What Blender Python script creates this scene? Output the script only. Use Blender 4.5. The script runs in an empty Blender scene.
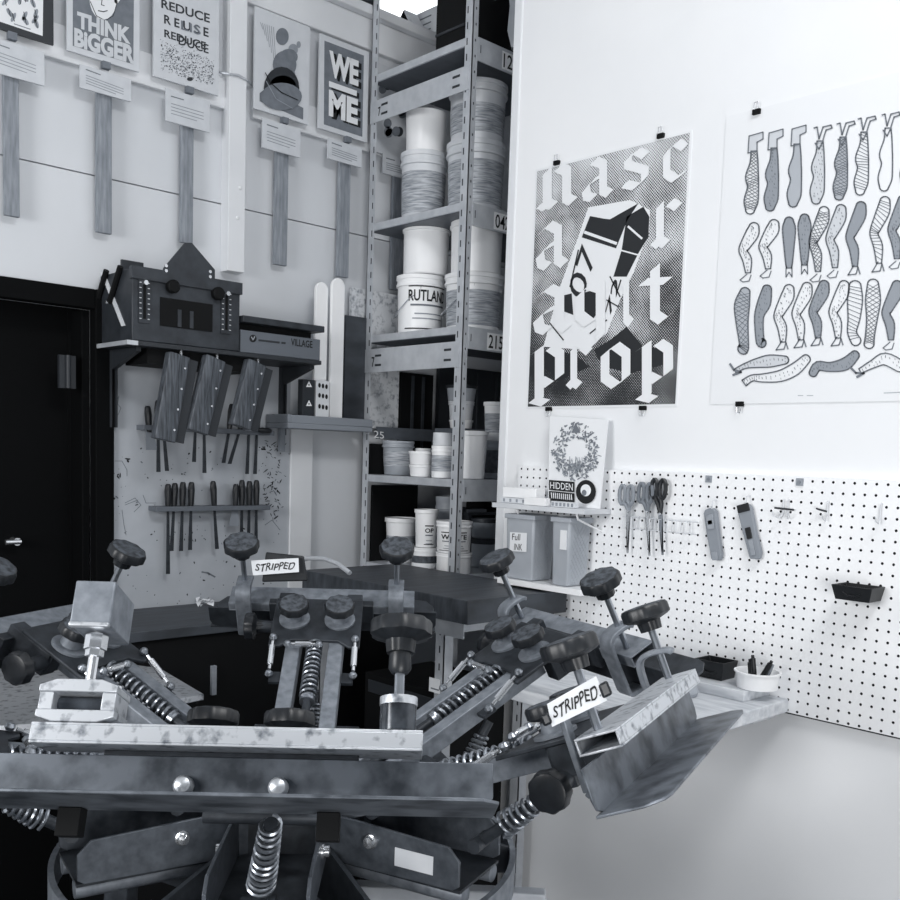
import bpy, bmesh, math, random
import numpy as np
from math import sin, cos, pi, radians, sqrt, atan2, hypot
from mathutils import Vector, Matrix
random.seed(7)
SC = bpy.context.scene
COL = SC.collection

# ------------------------------------------------------------------ camera geometry (solved from the photo's vanishing points)
F, YAW, PITCH, ROLL, CX, CY, CH = 976.08, 0.81736, 0.09425, -0.032643, 450.0, 548.3, 1.55
FW = np.array([cos(YAW)*cos(PITCH), sin(YAW)*cos(PITCH), -sin(PITCH)])
_r = np.array([sin(YAW), -cos(YAW), 0.0]); _d = np.cross(FW, _r)
RT = cos(ROLL)*_r + sin(ROLL)*_d
DN = -sin(ROLL)*_r + cos(ROLL)*_d
CAM = np.array([0, 0, CH])
FH = np.array([cos(YAW), sin(YAW), 0]); RH = np.array([sin(YAW), -cos(YAW), 0])
def ray(x, y): return (x-CX)/F*RT + (y-CY)/F*DN + FW
def onX(x, y, X): v = ray(x, y); return Vector(CAM + v*X/v[0])
def onY(x, y, Y): v = ray(x, y); return Vector(CAM + v*Y/v[1])
def onZ(x, y, Z): v = ray(x, y); return Vector(CAM + v*(Z-CH)/v[2])
def at(x, y, D): return Vector(CAM + ray(x, y)*D)
def depth(p): return float((np.array(p)-CAM) @ FW)

XR, YL = 2.233, 3.02          # poster wall (faces -X) and sign wall (faces -Y)

# ------------------------------------------------------------------ materials
def lin(c): return c/12.92 if c <= .04045 else ((c+.055)/1.055)**2.4
def tone(v):
    s = max(0, min(1, v/255)); k = (.06+3.3*s*(1-s))*.025
    return tuple(lin(max(0, min(1, x))) for x in (s-k*1.2, s-k*.15, s+k*1.25)) + (1,)
MATS = {}
def mat(name, v, rough=.55, metal=0.0, var=0, scale=30, bump=0, v2=None, stretch=None, spec=.4, thresh=None):
    if name in MATS: return MATS[name]
    m = bpy.data.materials.new(name); m.use_nodes = True
    nt = m.node_tree; b = nt.nodes['Principled BSDF']
    b.inputs['Roughness'].default_value = rough; b.inputs['Metallic'].default_value = metal
    b.inputs['Specular IOR Level'].default_value = spec
    b.inputs['Base Color'].default_value = tone(v)
    if var or bump or v2 is not None:
        tc = nt.nodes.new('ShaderNodeTexCoord'); no = nt.nodes.new('ShaderNodeTexNoise')
        no.inputs['Scale'].default_value = scale; no.inputs['Detail'].default_value = 5
        src = tc.outputs['Object']
        if stretch:
            mp = nt.nodes.new('ShaderNodeMapping'); mp.inputs['Scale'].default_value = stretch
            nt.links.new(src, mp.inputs['Vector']); src = mp.outputs['Vector']
        nt.links.new(src, no.inputs['Vector'])
        if var or v2 is not None:
            cr = nt.nodes.new('ShaderNodeValToRGB')
            lo, hi = (v-var, v+var) if v2 is None else (v2, v)
            a, c = thresh if thresh else (.32, .68)
            cr.color_ramp.elements[0].position = a; cr.color_ramp.elements[1].position = c
            cr.color_ramp.elements[0].color = tone(lo); cr.color_ramp.elements[1].color = tone(hi)
            nt.links.new(no.outputs['Fac'], cr.inputs['Fac']); nt.links.new(cr.outputs['Color'], b.inputs['Base Color'])
        if bump:
            bp = nt.nodes.new('ShaderNodeBump'); bp.inputs['Strength'].default_value = bump; bp.inputs['Distance'].default_value = .004
            nt.links.new(no.outputs['Fac'], bp.inputs['Height']); nt.links.new(bp.outputs['Normal'], b.inputs['Normal'])
    MATS[name] = m
    return m
W_WALL = mat('white_wall_paint', 236, .6, var=3, scale=2)
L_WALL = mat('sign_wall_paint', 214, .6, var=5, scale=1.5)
PANEL = mat('splattered_panel_paint', 182, .6, var=9, scale=5, bump=.2)
TRIM = mat('trim_paint', 226, .5, var=4, scale=4)
FLOOR = mat('dark_concrete_floor', 62, .8, var=12, scale=6)
BLACK = mat('black_paint', 12, .7, spec=.2)
DOORM = mat('black_door_paint', 9, .8, spec=.1)
STEEL = mat('press_grey_enamel', 130, .45, .3, var=14, scale=55, bump=.05)
STEELM = mat('bracket_grey_enamel', 84, .45, .3, var=10, scale=60, bump=.05)
STEELD = mat('press_dark_enamel', 56, .45, .3, var=10, scale=40, bump=.05)
ALU = mat('worn_aluminium', 205, .38, .55, v2=120, scale=60, thresh=(.3, .47))
ALU2 = mat('scuffed_aluminium_tray', 122, .42, .45, v2=70, scale=22, thresh=(.33, .6))
CHROME = mat('bright_zinc', 225, .22, .9)
SPRING = mat('spring_steel', 170, .3, .9)
KNOB = mat('black_knob_plastic', 34, .38, 0, var=5, scale=60)
KNOBTOP = mat('inky_knob_face', 84, .6, 0, v2=42, scale=90, bump=.3, thresh=(.35, .6))
TAPE = mat('masking_tape', 222, .7, var=5, scale=40)
INK = mat('black_marker_ink', 18, .6)
INKG = mat('grey_print_ink', 150, .7, var=8, scale=50)
INKM = mat('mid_grey_print_ink', 118, .7, var=6, scale=40)
PAPER = mat('white_poster_paper', 232, .7)
CARD = mat('cream_card', 205, .7, var=4, scale=30)
WOOD = mat('weathered_stick_wood', 140, .75, var=17, scale=30, stretch=(3, 3, .4))
WOODL = mat('pale_bench_wood', 222, .6, v2=190, scale=18, stretch=(3, .6, 3))
GALV = mat('galvanised_shelf_steel', 196, .4, .3, var=8, scale=25)
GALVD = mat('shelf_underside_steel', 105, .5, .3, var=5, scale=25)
PAILW = mat('white_pail_plastic', 246, .35, var=3, scale=8)
PAILG = mat('grey_pail_plastic', 165, .4, var=8, scale=12)
PAILC = mat('cloudy_pail_plastic', 216, .4, var=8, scale=12)
LABG = mat('printed_pail_label', 200, .5, v2=125, scale=70, stretch=(.3, .3, 3))
LABD = mat('dark_pail_label', 95, .5, v2=60, scale=60)
DKBOX = mat('dark_machine_paint', 56, .45, .2, var=8, scale=25, bump=.05)
DKTOP = mat('worn_dark_tabletop', 62, .5, var=14, scale=14, stretch=(.5, 4, 1))
PEG = mat('pegboard_white_hardboard', 240, .45, var=3, scale=10)
HOLE = mat('pegboard_hole_shade', 40, .9)  # dark colour stands in for shade inside the holes and gap
WIRE = mat('white_coated_wire', 215, .35)
RUBW = mat('squeegee_wood', 80, .5, var=26, scale=40, stretch=(4, 4, .3))
TUB = mat('grey_tub_plastic', 172, .42, var=5, scale=12)
SPECK = mat('speckled_board', 222, .7, v2=150, scale=55, thresh=(.3, .5))
BLKPL = mat('black_bin_plastic', 26, .4)
CASEG = mat('case_grey_paint', 104, .5)
SHEET = mat('sign_sheet_paper', 208, .7, var=3, scale=20)
GLASSY = mat('smoky_plastic', 90, .15, .2, v2=40, scale=30)
MIDG = mat('mid_grey_paint', 140, .5)
DGREY = mat('charcoal_paint', 48, .5)

# ------------------------------------------------------------------ mesh builder
ORG = {}
class MB:
    def __init__(s): s.v = []; s.f = []; s.mi = []; s.mats = []; s.M = Matrix.Identity(4)
    def slot(s, m):
        if m not in s.mats: s.mats.append(m)
        return s.mats.index(m)
    def add(s, vs, fs, m):
        k = len(s.v); i = s.slot(m)
        s.v += [tuple(s.M @ Vector(p)) for p in vs]
        for f in fs: s.f.append([k+j for j in f]); s.mi.append(i)
        return s
    def box(s, x0, x1, y0, y1, z0, z1, m):
        v = [(x, y, z) for x in (x0, x1) for y in (y0, y1) for z in (z0, z1)]
        return s.add(v, [(0,1,3,2),(4,6,7,5),(0,4,5,1),(2,3,7,6),(0,2,6,4),(1,5,7,3)], m)
    def hex8(s, a, b, m):     # two quads a,b (4 points each)
        v = list(a)+list(b)
        return s.add(v, [(3,2,1,0),(4,5,6,7),(0,1,5,4),(1,2,6,5),(2,3,7,6),(3,0,4,7)], m)
    def prism(s, poly, fn, a, b, m):   # poly of (u,v); fn(u,v,w)->point
        n = len(poly)
        v = [fn(u, w, a) for u, w in poly]+[fn(u, w, b) for u, w in poly]
        return s.add(v, [tuple(range(n-1, -1, -1)), tuple(range(n, 2*n))]+[(i, (i+1) % n, n+(i+1) % n, n+i) for i in range(n)], m)
    def cyl(s, p0, p1, r0, m, r1=None, n=16, caps=True):
        r1 = r0 if r1 is None else r1
        p0 = Vector(p0); p1 = Vector(p1); d = (p1-p0).normalized()
        a = d.orthogonal().normalized(); b = d.cross(a)
        v = [p0+(a*cos(2*pi*i/n)+b*sin(2*pi*i/n))*r0 for i in range(n)]+[p1+(a*cos(2*pi*i/n)+b*sin(2*pi*i/n))*r1 for i in range(n)]
        f = [(i, (i+1) % n, n+(i+1) % n, n+i) for i in range(n)]
        if caps: f += [tuple(range(n-1, -1, -1)), tuple(range(n, 2*n))]
        return s.add(v, f, m)
    def lathe(s, prof, m, o=(0,0,0), d=(0,0,1), n=24, lobes=0, amp=0):   # prof: (radius, height) list
        o = Vector(o); d = Vector(d).normalized(); a = d.orthogonal().normalized(); b = d.cross(a)
        v = []; f = []
        for r, h in prof:
            for i in range(n):
                t = 2*pi*i/n; q = r*(1+(amp*cos(lobes*t) if lobes else 0))
                v.append(o+d*h+(a*cos(t)+b*sin(t))*q)
        for k in range(len(prof)-1):
            for i in range(n): f.append((k*n+i, k*n+(i+1) % n, (k+1)*n+(i+1) % n, (k+1)*n+i))
        if prof[0][0] > 1e-6: f.append(tuple(range(n-1, -1, -1)))
        if prof[-1][0] > 1e-6: f.append(tuple(range((len(prof)-1)*n, len(prof)*n)))
        return s.add(v, f, m)
    def tube(s, pts, r, m, n=8, closed=False):
        pts = [Vector(p) for p in pts]; N = len(pts); v = []; f = []
        up = None
        for i, p in enumerate(pts):
            if closed: d = (pts[(i+1) % N]-pts[i-1]).normalized()
            else: d = (pts[min(i+1, N-1)]-pts[max(i-1, 0)]).normalized()
            if up is None: up = d.orthogonal().normalized()
            a = (up-d*up.dot(d)); a = a.normalized() if a.length > 1e-6 else d.orthogonal().normalized()
            up = a; b = d.cross(a)
            for k in range(n): v.append(p+(a*cos(2*pi*k/n)+b*sin(2*pi*k/n))*(r[i] if isinstance(r, (list, tuple)) else r))
        for i in range(N if closed else N-1):
            j = (i+1) % N
            for k in range(n): f.append((i*n+k, i*n+(k+1) % n, j*n+(k+1) % n, j*n+k))
        if not closed: f += [tuple(range(n-1, -1, -1)), tuple(range((N-1)*n, N*n))]
        return s.add(v, f, m)
    def strip(s, path, w0, w1, th, m, axis=1):   # flat bar: 2-D profile path in (x,z), width along y w0..w1, thickness th
        Q0 = [Vector((p[0], p[1])) for p in path]; P = [Q0[0]]
        for k in range(1, len(Q0)-1):          # round the corners
            a, c, e_ = Q0[k-1], Q0[k], Q0[k+1]
            for u in (.0, .33, .66, 1.0): P.append((c+(a-c)*.42).lerp(c, u).lerp(c.lerp(c+(e_-c)*.42, u), u))
        P.append(Q0[-1]); n = len(P); v = []; f = []
        for i in range(n):
            d = (P[min(i+1, n-1)]-P[max(i-1, 0)]).normalized(); q = Vector((-d.y, d.x))*th/2
            l, r = P[i]+q, P[i]-q; v += [(l.x, w0, l.y), (l.x, w1, l.y), (r.x, w1, r.y), (r.x, w0, r.y)]
        for i in range(n-1):
            for k in range(4): f.append((4*i+k, 4*i+(k+1) % 4, 4*i+4+(k+1) % 4, 4*i+4+k))
        f += [(3, 2, 1, 0), tuple(range(4*n-4, 4*n))]
        return s.add(v, f, m)
    def spring(s, p0, p1, R0, R1, r, turns, m):
        p0 = Vector(p0); p1 = Vector(p1); d = (p1-p0); L = d.length; d.normalize(); a = d.orthogonal().normalized(); b = d.cross(a)
        n = int(turns*14); pts = []
        for i in range(n+1):
            t = i/n; q = R0+(R1-R0)*t; pts.append(p0+d*L*t+(a*cos(2*pi*turns*t)+b*sin(2*pi*turns*t))*q)
        return s.tube(pts, r, m, 6)
    def build(s, name, parent=None, bevel=0, smooth=35, org=None):
        vs = np.array(s.v)
        if parent is not None: org = ORG[parent.name]
        elif org is None:
            lo = vs.min(0); hi = vs.max(0); org = Vector(((lo[0]+hi[0])/2, (lo[1]+hi[1])/2, lo[2]))
        org = Vector(org)
        me = bpy.data.meshes.new(name)
        me.from_pydata([tuple(Vector(p)-org) for p in s.v], [], s.f)
        for m in s.mats: me.materials.append(m)
        me.polygons.foreach_set('material_index', s.mi)
        bm = bmesh.new(); bm.from_mesh(me)
        if not getattr(s, 'flat', False): bmesh.ops.recalc_face_normals(bm, faces=bm.faces)
        bm.to_mesh(me); bm.free()
        if smooth:
            me.polygons.foreach_set('use_smooth', [True]*len(me.polygons)); me.set_sharp_from_angle(angle=radians(smooth))
        o = bpy.data.objects.new(name, me); COL.objects.link(o)
        if parent is not None: o.parent = parent
        else: o.location = org
        ORG[o.name] = org
        if bevel:
            b = o.modifiers.new('bevel', 'BEVEL'); b.width = bevel; b.segments = 2; b.limit_method = 'ANGLE'; b.angle_limit = radians(40)
        return o
def tag(o, label, cat, group=None):
    o['label'] = label; o['category'] = cat
    if group: o['group'] = group
    return o
def thing(name, loc, label, cat, group=None):
    o = bpy.data.objects.new(name, None); o.empty_display_size = .05; COL.objects.link(o); o.location = loc
    ORG[o.name] = Vector(loc)
    return tag(o, label, cat, group)
def struct(o): o['kind'] = 'structure'; return o

# ------------------------------------------------------------------ lettering and flat art
_TXT = {}
def text_tris(s, off=0.0):
    if (s, off) in _TXT: return _TXT[(s, off)]
    cu = bpy.data.curves.new('txt', 'FONT'); cu.body = s; cu.offset = off; cu.resolution_u = 3
    ob = bpy.data.objects.new('txt', cu); COL.objects.link(ob)
    dg = bpy.context.evaluated_depsgraph_get(); dg.update()
    ev = ob.evaluated_get(dg); me = ev.to_mesh()
    v = np.array([p.co[:2] for p in me.vertices]); f = [tuple(p.vertices) for p in me.polygons]
    ev.to_mesh_clear(); bpy.data.objects.remove(ob); bpy.data.curves.remove(cu)
    lo = v.min(0); hi = v.max(0); v = (v-lo)/(hi-lo)
    _TXT[(s, off)] = (v, f); return v, f
class Art:
    """flat print on a plane: fn(px,py,h) -> world point, h = distance in front of the sheet"""
    def __init__(s, mb, fn, h=.0006): s.mb = mb; s.fn = fn; s.h = h; s.layer = 0
    def poly(s, pts, m, up=0):
        s.mb.add([s.fn(x, y, s.h*(1+up)) for x, y in pts], [tuple(range(len(pts)))], m)
    def line(s, pts, w, m, up=0, closed=False):
        n = len(pts)
        for i in range(n if closed else n-1):
            a = pts[i]; b = pts[(i+1) % n]; d = (b[0]-a[0], b[1]-a[1]); L = hypot(*d) or 1
            q = (-d[1]/L*w/2, d[0]/L*w/2); e = (d[0]/L*w*.3, d[1]/L*w*.3)
            s.poly([(a[0]+q[0]-e[0], a[1]+q[1]-e[1]), (b[0]+q[0]+e[0], b[1]+q[1]+e[1]), (b[0]-q[0]+e[0], b[1]-q[1]+e[1]), (a[0]-q[0]-e[0], a[1]-q[1]-e[1])], m, up)
    def text(s, body, quad, m, off=0, up=0):   # quad: bottom-left, bottom-right, top-right, top-left in px
        v, f = text_tris(body, off); A, B, C_, D = [np.array(q, float) for q in quad]
        P = [(A*(1-x)+B*x)*(1-y)+(D*(1-x)+C_*x)*y for x, y in v]
        s.mb.add([s.fn(p[0], p[1], s.h*(1+up)) for p in P], f, m)
    def ell(s, cx, cy, rx, ry, m, up=0, rot=0, n=20):
        c, q = cos(rot), sin(rot)
        s.poly([(cx+rx*cos(2*pi*i/n)*c-ry*sin(2*pi*i/n)*q, cy+rx*cos(2*pi*i/n)*q+ry*sin(2*pi*i/n)*c) for i in range(n)], m, up)
BL = {
 'n': [[(.06,.85),(.2,.98),(.2,.12),(.34,.02)], [(.06,.14),(.2,.02)], [(.22,.8),(.45,1),(.62,.86),(.62,.14),(.76,.02)]],
 'a': [[(.14,.82),(.36,1),(.58,.86),(.58,.15),(.74,.02)], [(.58,.58),(.3,.46),(.14,.3),(.18,.08),(.34,.0),(.58,.22)]],
 's': [[(.64,.82),(.45,1),(.2,.86),(.2,.66),(.62,.42),(.62,.16),(.4,0),(.12,.14)]],
 'c': [[(.66,.82),(.46,1),(.18,.8),(.18,.2),(.4,0),(.68,.16)]],
 'r': [[(.06,.85),(.2,.98),(.2,.12),(.36,.02)], [(.06,.14),(.2,.02)], [(.22,.8),(.46,1),(.66,.86)]],
 'g': [[(.6,.9),(.36,1),(.16,.8),(.16,.32),(.36,.14),(.6,.3)], [(.6,1),(.6,-.2),(.4,-.42),(.12,-.26)]],
 'i': [[(.2,.88),(.34,.98),(.34,.14),(.5,.02)]],
 't': [[(.34,1.25),(.34,.14),(.5,.0),(.64,.12)], [(.1,.92),(.6,.92)]],
 'p': [[(.06,.85),(.2,.98),(.2,-.42)], [(.06,-.4),(.34,-.5)], [(.22,.8),(.44,1),(.64,.82),(.64,.2),(.42,0),(.22,.14)]],
 'o': [[(.4,1),(.16,.82),(.16,.2),(.4,0),(.64,.18),(.64,.8),(.4,1)]],
}
def blackletter(art, ch, x0, x1, ytop, ybase, skew, m, up=0, nib=.2):
    nv = (cos(radians(42))*nib/2, sin(radians(42))*nib/2)
    def T(x, y): X = x0+(x1-x0)*x/.8; return (X, ybase+(ytop-ybase)*y+skew*(X-x0))
    for st in BL[ch]:
        for (ax, ay), (bx, by) in zip(st, st[1:]):
            up += .11
            c = [(ax-nv[0], ay-nv[1]), (ax+nv[0], ay+nv[1]), (bx+nv[0], by+nv[1]), (bx-nv[0], by-nv[1])]
            art.poly([T(*p) for p in c], m, up)

# ------------------------------------------------------------------ setting
def setting():
    b = MB(); b.box(-2.5, 4.5, -2.5, 5.2, -.1, 0, FLOOR); struct(b.build('floor'))
    b = MB(); b.box(-2.5, 4.5, -2.5, 5.2, 4.3, 4.4, W_WALL); struct(b.build('ceiling'))
    b = MB(); b.box(XR, XR+.12, -2.5, 2.165, 0, 4.3, W_WALL); struct(b.build('wall_right'))
    b = MB(); b.box(XR-.004, XR+.124, 2.135, 2.169, 0, 4.3, TRIM); struct(b.build('trim_1', bevel=.004))
    zt = 3.15; zs = 2.37; dx0, dx1, dz = .30, 1.285, 1.975
    b = MB()
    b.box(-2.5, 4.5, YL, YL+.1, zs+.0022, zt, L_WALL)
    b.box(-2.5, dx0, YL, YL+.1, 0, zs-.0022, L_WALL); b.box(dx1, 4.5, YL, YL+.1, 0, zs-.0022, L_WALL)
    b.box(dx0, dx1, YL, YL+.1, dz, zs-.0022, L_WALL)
    b.box(-2.5, 4.5, YL+.02, YL+.09, zs-.004, zs+.004, DGREY)
    struct(b.build('wall_left'))
    b = MB(); b.box(-2.5, 4.5, 5.1, 5.2, 0, 4.3, W_WALL); struct(b.build('wall_back'))
    b = MB(); b.box(4.4, 4.5, -2.5, 5.1, 0, 4.3, W_WALL); struct(b.build('wall_far'))
    b = MB(); b.box(-2.5, 4.4, YL-.05, YL+.14, zt, zt+.035, TRIM); b.box(-2.5, 4.4, YL-.02, YL, zt-.11, zt, TRIM); struct(b.build('trim_2', bevel=.003))
    # ledge rail behind the signs
    z = onY(135, 82, YL-.02).z
    b = MB(); b.box(-2.5, 1.75, YL-.02, YL, z, z+.10, TRIM); b.box(1.83, 4.4, YL-.02, YL, z, z+.10, TRIM); struct(b.build('trim_3', bevel=.002))
    # square post
    xa = onY(229, 150, YL-.05).x; xb = onY(246, 150, YL-.05).x; zb = onY(238, 272, YL-.05).z
    b = MB(); b.box(xa, xb, YL-.05, YL, zb, zt-.001, TRIM)
    for (px, py) in ((240, 188), (237, 218)): p = onY(px, py, YL-.05); b.cyl(p, p+Vector((0, -.004, 0)), .006, W_WALL, n=10)
    struct(b.build('trim_4', bevel=.003))
    # doorway
    b = MB(); w = .06
    b.box(dx1-.005, dx1+w-.005, YL-.025, YL+.02, 0, dz+w-.01, DOORM); b.box(dx0-w, dx0, YL-.025, YL+.02, 0, dz+w-.01, DOORM)
    b.box(dx0, dx1-.005, YL-.025, YL+.02, dz-.01, dz+w-.01, DOORM)
    b.box(dx1-.03, dx1-.005, YL+.02, YL+.1, 0, dz-.01, DOORM)
    struct(b.build('door_1', bevel=.003)); fr = bpy.data.objects['door_1']
    b = MB(); b.box(dx0-.1, dx1-.04, YL+.11, YL+.15, 0, dz+.1, DOORM); b.build('door_leaf', fr)
    b = MB(); b.box(dx0-.1, dx1+.1, YL+.155, YL+.17, 0, dz+.15, DOORM); b.box(dx1-.04, dx1+.1, YL+.101, YL+.155, 0, dz+.15, DOORM); b.build('light_leak_block', fr)  # unseen black box behind the leaf, added to block leaking light
    p = onY(66, 372, YL+.018); b = MB(); b.box(p.x-.025, p.x+.025, YL+.005, YL+.02, p.z-.05, p.z+.05, DGREY); b.cyl((p.x, YL+.0, p.z-.05), (p.x, YL+.0, p.z+.05), .008, DGREY); b.build('hinge', fr)
    b = MB(); p = onY(14, 541, YL+.10); b.cyl((p.x, YL+.112, p.z), (p.x, YL+.07, p.z), .012, CHROME); b.cyl((p.x-.035, YL+.07, p.z), (p.x+.01, YL+.07, p.z), .008, CHROME); b.build('door_handle', fr)
    # splattered lower panel with paint marks
    x0 = 1.345; x1 = onY(289, 480, YL-.012).x; z1 = onY(200, 338, YL).z
    b = MB(); b.box(x0, x1, YL-.012, YL, 0, z1, PANEL); b.flat = False
    pan = struct(b.build('trim_5'))
    rnd = random.Random(3); b = MB(); b.flat = True
    art = Art(b, lambda x, y, h: onY(x, y, YL-.0121-h), .0004)
    def blob(x, y, r, e=1., a=0):
        n = 9; art.poly([(x+(cos(2*pi*i/n)*cos(a)*r*e-sin(2*pi*i/n)*sin(a)*r)*rnd.uniform(.6, 1.2), y+(cos(2*pi*i/n)*sin(a)*r*e+sin(2*pi*i/n)*cos(a)*r)*rnd.uniform(.6, 1.2)) for i in range(n)], rnd.choice((DGREY, INK, DGREY, INKM)))
    for _ in range(110): blob(rnd.uniform(114, 284), rnd.uniform(445, 604), rnd.choice((.3, .4, .5, .8)), rnd.uniform(1, 2.2), rnd.uniform(0, 3))
    for _ in range(80): blob(rnd.gauss(273, 6), rnd.uniform(440, 520), rnd.uniform(.3, .7), rnd.uniform(2.5, 6), rnd.uniform(-1.4, 1.4))
    for (x, y) in ((118, 475), (126, 460), (116, 496), (183, 474), (135, 503), (265, 445), (262, 448)):
        for k in range(3): blob(x+rnd.uniform(-3, 3), y+rnd.uniform(-2, 3), rnd.uniform(.5, 1.2), rnd.uniform(1.2, 3), rnd.uniform(0, 3))
    for _ in range(26): blob(rnd.uniform(165, 240), rnd.uniform(525, 545), rnd.uniform(.35, .7), rnd.uniform(1, 3), 1.4)
    def curve(pts, w=.6): art.line(pts, w, INKM)
    curve([(118, 415), (121, 408), (116, 402), (119, 396), (115, 420)]); curve([(115, 461), (122, 461), (127, 470), (127, 476)])
    curve([(125, 503), (135, 498), (141, 505), (134, 512)]); curve([(202, 572), (208, 573), (215, 577)], 1.6); curve([(122, 510), (124, 525), (126, 535)])
    curve([(143, 495), (146, 503), (156, 503)]); curve([(265, 525), (272, 520), (280, 530)]); curve([(125, 505), (138, 500)])
    pm = b.build('paint_marks', pan); pm['kind'] = 'stuff'
    xa, xb = x1+.002, onY(312, 500, YL-.02).x
    b = MB(); b.box(xa, xb, YL-.02, YL, 0, onY(300, 424, YL-.02).z, TRIM); struct(b.build('trim_6', bevel=.002))
setting()

# ------------------------------------------------------------------ protest signs on the left wall
def wallart(Y): return lambda x, y, h: onY(x, y, Y-h)
def rectY(b, quadpx, Y, th, m):   # px quad TL,TR,BR,BL -> upright slab whose front is at Y
    P = [onY(x, y, Y) for x, y in quadpx]
    xs0 = (P[0].x+P[3].x)/2; xs1 = (P[1].x+P[2].x)/2; z1 = (P[0].z+P[1].z)/2; z0 = (P[2].z+P[3].z)/2
    b.box(xs0, xs1, Y, Y+th, z0, z1, m); return xs0, xs1, z0, z1
def sign(idx, label, sheet, card, stick, artfn, frame=None):
    YS = YL-.048
    cx = onY((sheet[0][0]+sheet[1][0])/2, sheet[2][1], YS).x
    zb = onY((stick[0]+stick[1])/2, stick[3], YS+.012).z
    t = thing('protest_sign', (cx, YS, zb), label, 'sign', 'protest signs hung along the wall')
    b = MB(); xa = onY(stick[0], stick[3], YS+.012).x; xb = onY(stick[1], stick[3], YS+.012).x
    zt = onY(stick[0], stick[2], YS).z
    b.box(xa, xb, YS+.012, YL-.0203, zb, zt, WOOD)
    rnd = random.Random(idx)
    for _ in range(3): b.cyl((rnd.uniform(xa+.008, xb-.008), YS+.0118, rnd.uniform(zb, zt)), (xa*.5+xb*.5, YS+.0130, zb+.2), .003, DGREY, n=6) if False else None
    b.build('stick', t, bevel=.0015)
    b = MB(); x0, x1, z0, z1 = rectY(b, sheet, YS, .008, frame or SHEET); b.flat = False
    a = MB(); a.M = Matrix.Identity(4)
    sh = b.build('poster_sheet', t)
    pr = MB(); pr.flat = True; artfn(Art(pr, wallart(YS), .0005), sheet)
    pr.build('print', sh)
    b = MB(); rectY(b, card, YS-.006, .006, CARD); cd = b.build('caption_card', t)
    pr = MB(); pr.flat = True; A = Art(pr, wallart(YS-.006), .0004)
    (ax, ay), (bx, by), (c_x, cy), (dx, dy) = card
    L = lambda u, v: (ax+(bx-ax)*u+(dx-ax)*v, ay+(by-ay)*u+(dy-ay)*v)
    A.line([L(.12, .2), L(.4, .2)], 1.1, INKM)
    for v in (.42, .52, .62, .72): A.line([L(.12, v), L(.85 if v < .7 else .7, v)], .8, INKG)
    pr.build('caption_lines', cd)
    # clip joining the sheet and card to the stick
    b = MB(); b.box((xa+xb)/2-.012, (xa+xb)/2+.012, YS-.006, YS+.012, z0-.02, z0+.0, INKM); b.build('clip', t)
def Q(s, u, v):
    (ax, ay), (bx, by), (c_x, cy), (dx, dy) = s
    return ((ax*(1-u)+bx*u)*(1-v)+(dx*(1-u)+c_x*u)*v, (ay*(1-u)+by*u)*(1-v)+(dy*(1-u)+cy*u)*v)
def quadQ(s, u0, v0, u1, v1): return [Q(s, u0, v1), Q(s, u1, v1), Q(s, u1, v0), Q(s, u0, v0)]
def polyQ(A, s, u0, v0, u1, v1, m, up=0): A.poly([Q(s, u0, v0), Q(s, u1, v0), Q(s, u1, v1), Q(s, u0, v1)], m, up)
def art_leaf(A, s):
    polyQ(A, s, .03, .05, .84, .9, PAPER)
    rnd = random.Random(5)
    for k in range(12):
        u = rnd.uniform(.25, .75); v = rnd.uniform(.35, .8); x, y = Q(s, u, v)
        A.ell(x, y, 2, 5, INKG, 1, rnd.uniform(-.8, .8)); A.line([(x-1, y-4), (x+1, y+4)], .7, DGREY, 2)
    A.line([Q(s, .4, .86), Q(s, .65, .86)], .8, INKM, 1)
def art_think(A, s):
    polyQ(A, s, .08, .05, .92, .62, INKM)
    polyQ(A, s, .08, .62, .92, .94, INKM)
    x, y = Q(s, .5, .32); A.ell(x, y+4, 14, 22, PAPER, 1); A.ell(x+14, y+4, 3, 6, PAPER, 1, .2)
    A.poly([(x-15, y-22), (x+17, y-20), (x+15, y-4), (x+6, y-12), (x-10, y-11), (x-15, y)], DGREY, 2)
    A.line([(x-8, y+2), (x-3, y+4)], 1, DGREY, 2); A.line([(x+4, y+4), (x+9, y+4)], 1, DGREY, 2)
    A.line([(x-1, y+4), (x-2, y+11), (x+1, y+12)], .8, DGREY, 2); A.line([(x-5, y+17), (x, y+18), (x+4, y+17)], 1, DGREY, 2)
    A.line([(x-13, y+8), (x-7, y+22), (x+2, y+27), (x+10, y+22), (x+14, y+8)], .7, DGREY, 2)
    A.text('THINK', quadQ(s, .14, .58, .88, .745), SHEET, .05, 3); A.text('BiGGER', quadQ(s, .1, .75, .94, .94), SHEET, .05, 3)
def art_reuse(A, s):
    A.text('REDUCE', quadQ(s, .12, .30, .86, .38), DGREY, .02, 1)
    A.text('R E U S E', quadQ(s, .16, .43, .84, .51), DGREY, .02, 1); A.text('LIS', quadQ(s, .42, .435, .72, .515), INKM, .01, 2)
    A.text('REDUCE', quadQ(s, .16, .56, .8, .63), DGREY, .02, 1); A.text('DUCE', quadQ(s, .38, .575, .84, .655), DGREY, .01, 2)
    rnd = random.Random(2)
    for k in range(620):
        u = rnd.uniform(.1, .92); v = rnd.uniform(.69, .93)
        if rnd.random() < .25: v -= .05*rnd.random()
        x, y = Q(s, u, v); r = rnd.uniform(.35, .9); A.poly([(x-r, y), (x, y-r*.7), (x+r, y), (x, y+r*.7)], rnd.choice((INKM, DGREY, INKG)), 1)
    x, y = Q(s, .55, .93); A.ell(x, y, 3, 2, DGREY, 2)
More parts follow.
